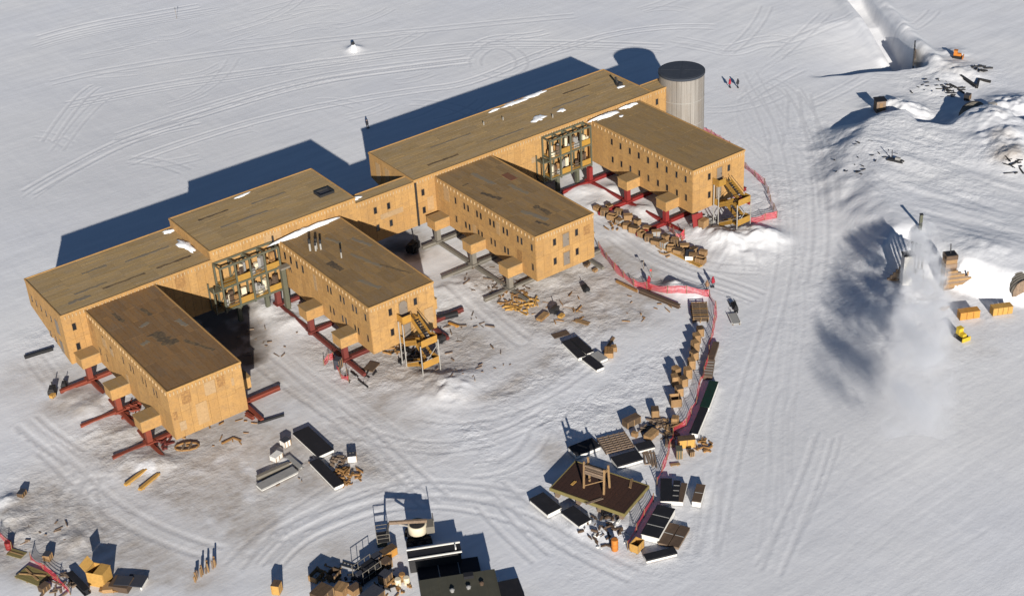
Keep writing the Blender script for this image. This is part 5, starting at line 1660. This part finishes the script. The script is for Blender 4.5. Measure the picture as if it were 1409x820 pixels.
drum('left drum of the little group beside the dark shed', 548, 804, 'cream', .38, .9)
drum('right drum of the little group beside the dark shed', 560, 802, 'cream', .38, .9)
drum('rust drum between the pale drums beside the dark shed', 554, 798, 'ply_dark', .38, 1.0)
t = thing('ladder', 'short ladder lying on the snow at the bottom', 'ladder', gp(486, 780), R(-62))
for s_ in (-.3, .3):
    MB().span(-1.6, 1.6, s_ - .05, s_ + .05, .06, .18).build('rail', 'dark_steel', t)
for i in range(7):
    x = -1.4 + 2.8 * i / 6
    MB().span(x - .04, x + .04, -.25, .25, .09, .14).build('rung', 'dark_steel', t)
# wire cage sled
p = gp(506, 792)
t = thing('cage_sled', 'wire cage sled with a dark load, left of the drums', 'sled', p, R(10))
MB().span(-1.5, 1.5, -1.0, 1.0, .3, .42).build('sled_bed', 'dark_steel', t)
for s_ in (-1, 1):
    MB().span(-1.7, 1.7, s_ * .7 - .07, s_ * .7 + .07, 0, .298).build('runner', 'dark_steel', t)
    for x in (-1.4, -.5, .5, 1.4):
        MB().span(x - .03, x + .03, s_ * .95 - .03, s_ * .95 + .03, .42, 1.9).build('cage_bar', 'grey_steel', t)
    for z in (1.0, 1.85):
        MB().span(-1.45, 1.45, s_ * .95 - .025, s_ * .95 + .025, z, z + .06).build('cage_rail', 'grey_steel', t)
MB().box((.5, 0, .95), (1.6, 1.5, 1.0)).build('load', 'black', t)
MB().box((-.9, 0, .7), (.8, 1.2, .55)).build('load', 'slate', t)


def low_roof_shed(name, label, pts, h, cover, shell, rails=False):
    c, L, Wd, a = rect(pts, h)
    t = thing(name, label, 'shed', c, a)
    MB().span(-L / 2, L / 2, -Wd / 2, Wd / 2, .1, h - .1).build('body', shell, t)
    MB().span(-L / 2 - .1, L / 2 + .1, -Wd / 2 - .1, Wd / 2 + .1, h - .096, h).build('roof', cover, t)
    for s_ in (-1, 1):
        if rails:
            MB().span(-L / 2 - .12, L / 2 + .12, s_ * Wd / 2 - .08, s_ * Wd / 2 + .08, h + .004, h + .16).build('edge_rail', 'white', t)
        MB().span(-L / 2, L / 2, s_ * Wd * .3 - .12, s_ * Wd * .3 + .12, -.2, .098).build('skid', 'dark_steel', t)
    return t, L, Wd, h


t, L, Wd, h = low_roof_shed('white_railed_bin', 'long black container with two white rails, behind the dark shed', [(560.5, 757), (631, 746.5), (634.5, 759), (563, 770.5)], 2.1, 'black', 'dark_steel', True)
MB().span(L / 2 - .6, L / 2 - .45, -.3, .3, h + .002, h + .35).build('rail_post', 'white', t)
t['category'] = 'container'
t, L, Wd, h = low_roof_shed('dark_shed', 'broad dark olive roofed shed cut by the bottom edge', [(577, 799), (680, 783), (688, 822), (584, 838)], 3.6, 'olive', 'black')
n = 9
for i in range(n):
    x = -L / 2 + L * i / (n - 1)
    MB().span(x - .05, x + .05, -Wd / 2, Wd / 2, h + .002, h + .07).build('roof_seam', 'olive', t)
for x, y, m_ in ((-L * .1, -.2, 'grey_box'), (L * .12, -.1, 'grey_box'), (L * .3, .2, 'brown_cover')):
    MB().lathe([(.22, h), (.22, h + .25), (.3, h + .28), (.1, h + .4)], (x, y, 0), 10).build('roof_vent', m_, t)
MB().box((L * .15, Wd * .38, h + .2), (1.1, .7, .4)).build('roof_hatch', 'black', t)
container('black bin at the bottom edge right of the dark shed', [(686, 800), (709, 786), (722, 822), (700, 836)], 1.6, 'black', 'brown_cover')

container('broad flat black deck on the snow between the white railed container and the dark shed', [(574, 777), (642, 766), (676, 783), (578, 797)], .9, 'black', 'dark_steel', ribs=2)
crate('tall dark crate cut by the bottom edge, its shadow behind the tan crate', 446, 836, 2.4, 2.0, 3.0, 20, side='crate_dark', lid='crate_dark')
crate('tall dark crate cut by the bottom edge, below the cage sled', 515, 838, 2.6, 2.0, 2.8, 15, side='crate_dark', lid='slate')
crate('black box with a brown lid between the cage sled and the drums', 531, 801, 1.5, 1.3, 1.5, 20, side='crate_dark', lid='slate')
crate('dark box directly behind the cage sled', 519, 775, 1.3, 1.1, 1.4, 10, side='slate', lid='slate')
scraps('dark scrap and pipes around the cage sled', 508, 800, 3.0, 34, ('dark_steel',), 1.6, flat=.4)
scraps('brown offcuts by the drums at the bottom edge', 540, 806, 2.2, 26, ('ply_dark',), 1.2, flat=.4)
scraps('boards and packing between the two white packed crates', 448, 792, 2.0, 18, ('lumber',), 1.5, flat=.3)
crate('small brown crate at the bottom left corner, by the pallet', 62, 812, 1.3, 1.0, .9, 20, side='crate_dark', lid='brown_cover')
scraps('boards and lath around the pallet at the bottom left', 78, 806, 2.4, 22, ('old_lumber',), 2.0, flat=.3)
planks('dark boards leaning out beside the tarpaulin', 150, 812, -40, 4, 2.2, .2, .1, .02, 2, 'ply_dark')

# boom lift: turret with cream drum on a dark carrier, arm out to a basket
p = gp(576, 741)
q = gp(527, 748)
ang = math.atan2(q.y - p.y, q.x - p.x)
reach = (q - p).length
t = thing('boom_lift', 'boom lift with a cream drum and its basket held out to the left', 'boom lift', p, ang)
for s_ in (-1, 1):
    MB().box((0, s_ * 1.0, .45), (3.2, .55, .9), 0, .9).build('track', 'rubber', t)
    for x in (-1.1, 0, 1.1):
        MB().cyl((x, s_ * 1.28, .42), (x, s_ * 1.33, .42), .32, n=12).build('track_wheel', 'dark_steel', t)
MB().span(-1.3, 1.3, -.72, .72, .5, 1.1).build('chassis', 'dark_steel', t)
MB().lathe([(1.0, 1.1), (1.15, 1.25), (1.15, 2.3), (1.02, 2.45), (.95, 2.35)], n=24).build('cream_drum', 'cream', t, True)
MB().cyl((0, 0, 2.3), (0, 0, 2.42), .92, n=24).build('drum_inside', 'dark_steel', t)
MB().box((-1.5, 0, 1.7), (1.0, 1.5, 1.0)).build('counterweight', 'grey_steel', t)
for y in (-.65, -.22, .22, .65):
    MB().span(-2.0, -1.92, y - .05, y + .05, 2.2, 3.0).build('guard_bar', 'grey_steel', t)
MB().span(-2.02, -1.9, -.75, .75, 3.0, 3.08).build('guard_bar', 'grey_steel', t)
MB().bar((-1.2, 0, 2.6), (reach - 1.0, 0, 3.1), .32, .38).build('boom', 'old_lumber', t)
MB().bar((.4, 0, 1.9), (2.2, 0, 2.7), .16).build('ram', 'pole', t)
MB().bar((reach - 1.0, 0, 3.1), (reach - .5, 0, 1.2), .22).build('jib', 'dark_steel', t)
bk = MB().span(reach - .9, reach + .7, -1.0, 1.0, 1.0, 1.1).build('basket_floor', 'dark_steel', t)
for x in (reach - .85, reach + .65):
    for y in (-.95, 0, .95):
        MB().span(x - .04, x + .04, y - .04, y + .04, 1.1, 2.2).build('basket_post', 'grey_steel', bk)
    for z in (1.6, 2.15):
        MB().span(x - .03, x + .03, -.95, .95, z, z + .06).build('basket_rail', 'grey_steel', bk)
for y in (-.95, .95):
    for z in (1.6, 2.15):
        MB().span(reach - .85, reach + .65, y - .03, y + .03, z + .001, z + .055).build('basket_rail', 'grey_steel', bk)
MB().box((reach + .1, 0, .5), (1.2, 1.2, .98)).build('basket_stand', 'green_steel', t)

# ------------------------------------------------------------------ people, snowmobile, flags
person_make('person in tan clothing walking on the road, left of the two', gp(973, 400), R(-60), 'parka_tan')
person_make('person in a red parka walking on the road, right of the two', gp(981, 395), R(-75), 'parka_red')
person_make('lone dark clad person on the edge of the shadow behind the station', gp(506, 177), R(100), 'trousers')
person_make('person in red on the far snow, left of the pair beyond the tower', gp(1004, 121), R(30), 'parka_red')
person_make('person in dark clothing, right of the pair beyond the tower', gp(1015, 121), R(10), 'trousers')
person_make('person in a red parka standing close inside the sagging fence, by the rusty beam', gp(893, 394), R(10), 'parka_red')

p = gp(1010.5, 424)
t = thing('snowmobile', 'black snowmobile parked on the road with a grey sled behind', 'snowmobile', p, R(60))
MB().add([(-1.2, -.35, .3), (1.0, -.35, .25), (1.0, .35, .25), (-1.2, .35, .3), (-1.1, -.28, .75), (.5, -.3, .8), (.5, .3, .8), (-1.1, .28, .75), (1.15, -.2, .45), (1.15, .2, .45)],
         [(3, 2, 1, 0), (4, 5, 6, 7), (0, 1, 5, 4), (2, 3, 7, 6), (3, 0, 4, 7), (1, 8, 5), (2, 6, 9), (5, 8, 9, 6), (1, 2, 9, 8)]).build('hull', 'black', t)
MB().box((-.45, 0, .86), (1.1, .38, .2), 0, .85).build('seat', 'rubber', t)
MB().bar((.45, -.15, .8), (.2, -.12, 1.15), .05).bar((.45, .15, .8), (.2, .12, 1.15), .05).build('windscreen_frame', 'dark_steel', t)
MB().bar((.15, -.4, 1.05), (.15, .4, 1.05), .05).build('handlebar', 'dark_steel', t)
for s_ in (-1, 1):
    MB().bar((.4, s_ * .48, .06), (1.6, s_ * .48, .06), .16, .06).bar((1.6, s_ * .48, .06), (1.85, s_ * .48, .25), .16, .06).build('ski', 'dark_steel', t)
    MB().bar((.9, s_ * .3, .4), (1.0, s_ * .48, .1), .07).build('ski_strut', 'dark_steel', t)
MB().box((-.5, 0, .17), (1.9, .42, .34)).build('drive_track', 'rubber', t)
p = gp(1010, 440)
t = thing('cargo_sled', 'grey flat cargo sled behind the black snowmobile', 'sled', p, R(60))
MB().span(-1.4, 1.4, -.65, .65, .2, .28).build('deck', 'grey_box', t)
for s_ in (-1, 1):
    MB().span(-1.5, 1.6, s_ * .5 - .06, s_ * .5 + .06, 0, .198).build('runner', 'old_lumber', t)
    MB().span(-1.4, 1.4, s_ * .63 - .03, s_ * .63 + .03, .284, .42).build('side_board', 'white', t)
MB().bar((1.6, 0, .2), (2.6, 0, .3), .06).build('tow_bar', 'dark_steel', t)


def flag(label, px, py, h=1.6, m='flag'):
    t = thing('marker_flag', label, 'flag', gp(px, py), random.uniform(0, 6), 'marker flags on bamboo poles')
    MB().bar((0, 0, -.1), (.05, 0, h), .05).build('pole', 'bamboo', t)
    P = [(.06 + .45 * i / 4, .06 * math.sin(i * 1.7), h - .02 - z) for z in (0, .32) for i in range(5)]
    P += [(x, y + .01, z) for x, y, z in P]
    F = [(i, i + 1, i + 6, i + 5) for i in range(4)] + [(i + 10, i + 15, i + 16, i + 11) for i in range(4)]
    MB().add(P, F).build('cloth', m, t)


flag('dark marker flag on the road beside the fence', 886, 370, m='trousers')
flag('red marker flag on the road edge beside the fence', 897, 382)
flag('dark marker flag in the far top left snow', 243, 26, 2.6, 'trousers')

# far small snow heap with a dark top
t = thing('snow_topped_post', 'dark capped white snow post far out on the field', 'snow post', gp(487, 70), .3)
MB().lathe([(.75, -.3), (.6, .3), (.45, .9), (.4, 1.3)], n=14).build('snow_jacket', 'fresh_snow', t, True)
MB().box((0, .05, 1.6), (.6, .5, .6), .2, .8).build('dark_cap', 'dark_steel', t)

# ------------------------------------------------------------------ right: vents and entrances on the buried arches
t = thing('vent_shaft', 'tall white vent shaft with thin exhaust stacks at the snow bank', 'vent shaft', gp(1246, 391), R(-28))
MB().span(-.75, .75, -.6, .6, -.8, 5.1).build('shaft', 'white', t)
MB().span(-.85, .85, -.7, .7, 5.104, 5.3).build('shaft_cap', 'black', t)
for i, x in enumerate((1.1, 1.7, 2.3, 2.9)):
    st_ = MB().cyl((x, 1.4, -.5), (x, 1.4, 6.0 - .3 * i), .17, n=10).build('exhaust_stack', 'grey_steel', t)
    MB().cyl((x, 1.4, 6.0 - .3 * i), (x, 1.4, 6.25 - .3 * i), .24, n=10).build('stack_cap', 'dark_steel', st_)
MB().span(.9, 3.2, .9, 1.9, -.5, 1.2).build('stack_base', 'grey_steel', t)
t = thing('plank_bulkhead', 'dark wooden bulkhead half buried left of the white vent', 'bulkhead', gp(1232, 386), R(-28))
for i in range(6):
    x = -1.1 + .42 * i
    MB().span(x - .2, x + .2, -.1, .1, -.6, .6 + .42 * i).build('plank', 'old_lumber', t)
MB().span(-1.3, 1.3, -.2, -.102, .1, .3).build('waler', 'lumber', t)


def shaft(label, px, py, rz, L, Wd, Hh, n):
    t = thing('timber_shaft', label, 'shaft', gp(px, py), R(rz))
    for i in range(n):
        z0_, z1_ = -.6 + (Hh + .6) * i / n + .01, -.6 + (Hh + .6) * (i + 1) / n - .01
        e = .0 if i % 2 else .05
        MB().span(-L / 2 - e, L / 2 + e, -Wd / 2 - e, Wd / 2 + e, z0_, z1_).build('plank', ['old_lumber', 'lumber', 'brown_cover'][i % 3], t)
    MB().span(-L / 2 + .1, L / 2 - .1, -Wd / 2 + .1, Wd / 2 - .1, Hh, Hh + .06).build('shaft_top', 'black', t)
    MB().bar((0, 0, Hh), (0, .2, Hh + 1.5), .12).build('mast', 'dark_steel', t)
    return t


shaft('planked timber shaft with a dark top standing in the snow bank', 1303, 394, -28, 1.7, 1.5, 5.6, 9)
t = thing('plank_bulkhead', 'sloping planked wall right of the timber shaft', 'bulkhead', gp(1322, 392), R(-28))
for i in range(7):
    z0_ = .1 + .36 * i
    MB().span(-2.4 + .02 * i, 2.6 - .55 * i, -.12, .12, z0_, z0_ + .33).build('plank', 'old_lumber' if i % 2 else 'lumber', t)
for x in (-1.8, -.4, 1.0):
    MB().span(x - .1, x + .1, .122, .3, -.3, 2.0).build('stud', 'lumber', t)


def arch_end(label, px, py, rz, r, m='old_lumber', depth=3.0, name='arch_end'):
    t = thing(name, label, 'arch', gp(px, py), R(rz))
    n = 9
    for i in range(n):
        x0_, x1_ = -r + 2 * r * i / n + .01, -r + 2 * r * (i + 1) / n - .01
        h0, h1 = math.sqrt(max(.05, r * r - x0_ * x0_)) * .9, math.sqrt(max(.05, r * r - x1_ * x1_)) * .9
        MB().add([(x0_, 0, -.8), (x1_, 0, -.8), (x1_, 0, h1), (x0_, 0, h0), (x0_, .15, -.8), (x1_, .15, -.8), (x1_, .15, h1), (x0_, .15, h0)], [(0, 1, 2, 3), (7, 6, 5, 4), (0, 4, 5, 1), (1, 5, 6, 2), (2, 6, 7, 3), (3, 7, 4, 0)]).build('plank', m, t)
    for k_ in range(6):
        rim = MB()
        y0_ = .16 + depth * k_ / 6
        P = []
        for rr_, yy in ((r * 1.02, y0_), (r * 1.08, y0_ + depth / 12), (r * 1.02, y0_ + depth / 6 - .01)):
            for tt in np.linspace(0, math.pi, 13):
                P.append((rr_ * math.cos(tt), yy, rr_ * .92 * math.sin(tt) - .3))
        F = [(j * 13 + i, j * 13 + i + 1, (j + 1) * 13 + i + 1, (j + 1) * 13 + i) for j in range(2) for i in range(12)]
        rim.add(P, F).build('arch_rib', 'grey_steel', t)
    return t


arch_end('brown planked arch mouth at the right edge', 1413, 400, -28, 2.1)
arch_end('dark arch end behind the wooden hut mound', 1338, 155, 150, 2.5, 'dark_steel', 3.0)
# hut on the mound
t = thing('wooden_hut', 'small square wooden hut with a dark roof on a snow mound', 'hut', gp(1210, 152), R(-30))
for i in range(4):
    z0_ = -.3 + .6 * i
    MB().span(-.85, .85, -.85, .85, z0_ + .01, z0_ + .59).build('wall_board', 'old_lumber', t)
MB().span(-1.0, 1.0, -1.0, 1.0, 2.104, 2.25).build('roof', 'black', t)
MB().span(-.3, .3, -.90, -.855, .1, 1.7).build('door', 'lumber', t)


def mast(label, px, py, h, m='green_steel'):
    t = thing('marker_post', label, 'post', gp(px, py), random.uniform(0, 1))
    MB().span(-.22, .22, -.22, .22, -.4, h).build('post', m, t)
    MB().span(-.26, .26, -.26, .26, h + .003, h + .12).build('post_cap', 'dark_steel', t)
    MB().bar((.2, 0, .2), (.9, .3, -.1), .1).build('strut', 'dark_steel', t)
    return t


mast('thick grey green post casting a long shadow behind the vent shaft', 1266, 316, 2.6)
t = thing('old_sledge', 'dark sledge with an upright pole on the snow drifts', 'sledge', gp(1232, 222), R(-70))
MB().span(-1.2, 1.2, -.4, .4, .25, .35).build('deck', 'dark_steel', t)
for s_ in (-1, 1):
    MB().span(-1.4, 1.4, s_ * .35 - .06, s_ * .35 + .06, 0, .248).build('runner', 'dark_steel', t)
MB().bar((-.6, 0, .35), (-.7, 0, 1.9), .1).build('upright', 'dark_steel', t)
MB().box((.4, 0, .55), (.8, .5, .4)).build('load', 'grey_box', t)


def stack_of_boxes(label, px, py, rz, nx, m):
    t = thing('crate_stack', label, 'crate', gp(px, py), R(rz), 'orange crates by the snow bank')
    for i in range(nx):
        o = MB().span(-1.5 + 3.0 * i / nx + .03, -1.5 + 3.0 * (i + 1) / nx - .03, -.6, .6, .12, 1.25).build('box', m, t)
        MB().span(-1.5 + 3.0 * i / nx, -1.5 + 3.0 * (i + 1) / nx - .01, -.64, .64, 1.253, 1.32).build('lid', m, o)
    for y in (-.4, .4):
        MB().span(-1.5, 1.5, y - .08, y + .08, -.1, .118).build('skid', 'lumber', t)
    return t


stack_of_boxes('orange crate of the pair by the snow bank, with broken side', 1332, 437, -27, 3, 'crate_orange')
stack_of_boxes('orange crate of the pair by the snow bank, longer and paler', 1377, 431, -27, 4, 'crate_yellow')
t = thing('plywood_sheet', 'faint tan sheet on the snow left of the orange crates', 'sheet', gp(1300, 424), R(10))
MB().span(-.8, .8, -.4, .4, .04, .09).build('panel', 'ply_pale', t)
MB().span(-.8, .8, -.05, .05, .092, .13).build('batten', 'lumber', t)


def dozer(label, px, py, rz, m, sc=1.0):
    t = thing('tracked_loader', label, 'loader', gp(px, py), R(rz))
    for s_ in (-1, 1):
        MB().box((0, s_ * .62 * sc, .32 * sc), (2.0 * sc, .36 * sc, .62 * sc), 0, .85).build('track', 'rubber', t)
    MB().box((.35 * sc, 0, .85 * sc), (1.1 * sc, .8 * sc, .6 * sc), 0, .9).build('engine_hood', m, t)
    MB().box((-.4 * sc, 0, 1.2 * sc), (.85 * sc, .95 * sc, 1.1 * sc), 0, .85).build('cab', m, t)
    MB().box((-.4 * sc, 0, 1.82 * sc), (.9 * sc, 1.0 * sc, .1 * sc)).build('cab_roof', m, t)
    MB().box((1.3 * sc, 0, .42 * sc), (.15 * sc, 1.7 * sc, .75 * sc)).build('blade', m, t)
    for s_ in (-1, 1):
        MB().bar((.2 * sc, s_ * .5 * sc, .5 * sc), (1.25 * sc, s_ * .5 * sc, .35 * sc), .12 * sc).build('push_arm', 'dark_steel', t)
    return t


dozer('small yellow tracked machine below the orange crates', 1322, 465, -100, 'machine_yellow', .85)
dozer('orange machine on the far snow heaps beyond the hut', 1317, 80, -60, 'machine_orange', .85)
beam_thing('dark beam in a V on the far snow heaps, longer arm', (1322, 104), (1343, 123), .4, .5, 'dark_steel')
beam_thing('dark beam in a V on the far snow heaps, short arm', (1344, 123), (1347, 110), .4, .5, 'dark_steel')
beam_thing('dark bent rail right of the V beams on the far heaps', (1348, 110), (1363, 115), .4, .4, 'dark_steel')
crate('small black box behind the dark arch end', 1331, 138, 1.3, 1.1, 1.3, 20, side='dark_steel', lid='slate')
crate('grey capped box on the mound right of the dark arch end', 1365, 150, 1.5, 1.0, 1.2, -20, side='grey_box', lid='grey_box')
scraps('dark chips on the snow below the far trench', 1285, 122, 4.5, 26, ('dark_steel',), .9, flat=.04)
scraps('dark chips along the drift left of the old sledge', 1190, 215, 6.0, 26, ('dark_steel',), .8, flat=.04)
scraps('dark oddments on the far snow heaps', 1348, 95, 1.8, 14, ('dark_steel',), 1.8, flat=.3)
scraps('dark oddments half buried by the far trench', 1308, 124, 2.2, 22, ('dark_steel',), 2.0, flat=.6)
scraps('broken dark strips on the drift at the right edge', 1393, 230, 1.8, 12, ('dark_steel',), 2.2, flat=.3)
t = thing('trench_shoring', 'dark shoring wall standing in the far snow trench', 'shoring', gp(1257, 84), R(40))
for i in range(6):
    MB().span(-2.4 + .8 * i + .01, -1.6 + .8 * i - .01, -.12, .12, -1, 3.2 + .35 * math.sin(i * 1.3)).build('plank', 'dark_steel', t)
MB().span(-2.4, 2.4, -.3, -.122, 1.2, 1.45).build('waler', 'old_lumber', t)

# ------------------------------------------------------------------ exhaust plume drifting from the vent shaft
A_, B_ = Vector((62.0, -57.4, 6.0)), Vector((15.5, -96.0, 9.0))
dv = B_ - A_
Lp = dv.length
mt = bpy.data.materials.new('plume')
mt.use_nodes = True
k = N.__new__(N)
k.t = mt.node_tree
for n_ in list(k.t.nodes):
    if n_.type == 'BSDF_PRINCIPLED':
        k.t.nodes.remove(n_)
out = [n_ for n_ in k.t.nodes if n_.type == 'OUTPUT_MATERIAL'][0]
vol = k.n("ShaderNodeVolumePrincipled")
vol.inputs["Color"].default_value = (.88, .885, .90, 1)
vol.inputs["Anisotropy"].default_value = 0.1
tc = k.n("ShaderNodeTexCoord")
sx = k.n("ShaderNodeSeparateXYZ")
k.put(sx.inputs[0], tc.outputs["Object"])
ux = k.math('DIVIDE', sx.outputs[0], Lp)
wob = k.math('MULTIPLY', k.math('SUBTRACT', k.noise(tc.outputs["Object"], .20, 4, .65), .5), 6.5)
yy = k.math('ADD', sx.outputs[1], wob)
rad = k.ramp(ux, 0.0, 0.40, 1.9, 4.5)
rr_ = k.math('DIVIDE', k.math('SQRT', k.math('ADD', k.math('MULTIPLY', yy, yy), k.math('MULTIPLY', k.math('MULTIPLY', sx.outputs[2], sx.outputs[2]), 1.6))), rad)
fall = k.ramp(rr_, 1.0, 0.62)
nz = k.noise(tc.outputs["Object"], .24, 7, .66)
dens = k.math('MULTIPLY', fall, k.ramp(nz, .47, .515))
near = k.ramp(ux, .10, .50, 1.5, .26)
near = k.math('MULTIPLY', near, k.ramp(ux, .72, 1.0, 1.0, .0))
dens = k.math('MULTIPLY', dens, near)
k.put(vol.inputs["Density"], dens)
k.t.links.new(vol.outputs[0], out.inputs["Volume"])
M['plume'] = mt
pb = MB()
pn = 14
rings = [(-.5, 2.6), (3, 3.8), (10, 5.4), (18, 6.6), (30, 7.6), (48, 7.8), (Lp - 2, 7.0), (Lp, 5.5)]
P, F = [], []
for x, r_ in rings:
    for i in range(pn):
        tt = 2 * math.pi * i / pn
        P.append((x, r_ * math.cos(tt), r_ * .78 * math.sin(tt)))
for j in range(len(rings) - 1):
    for i in range(pn):
        F.append((j * pn + i, j * pn + (i + 1) % pn, (j + 1) * pn + (i + 1) % pn, (j + 1) * pn + i))
F = [f[::-1] for f in F]
F += [tuple(reversed(range(pn))), tuple((len(rings) - 1) * pn + i for i in range(pn))]
if True:
    e1_, e2_ = Vector(P[F[0][1]]) - Vector(P[F[0][0]]), Vector(P[F[0][2]]) - Vector(P[F[0][0]])
    if e1_.cross(e2_).dot(Vector((0, P[F[0][0]][1], P[F[0][0]][2]))) < 0:
        F = [f[::-1] for f in F]
pb.add(P, F)
o = pb.build('exhaust_smoke', 'plume', None, loc=A_)
o.rotation_euler = dv.to_track_quat('X', 'Z').to_euler()
tag(o, 'pale exhaust smoke drifting low from the white vent shaft', 'smoke', None, 'stuff')
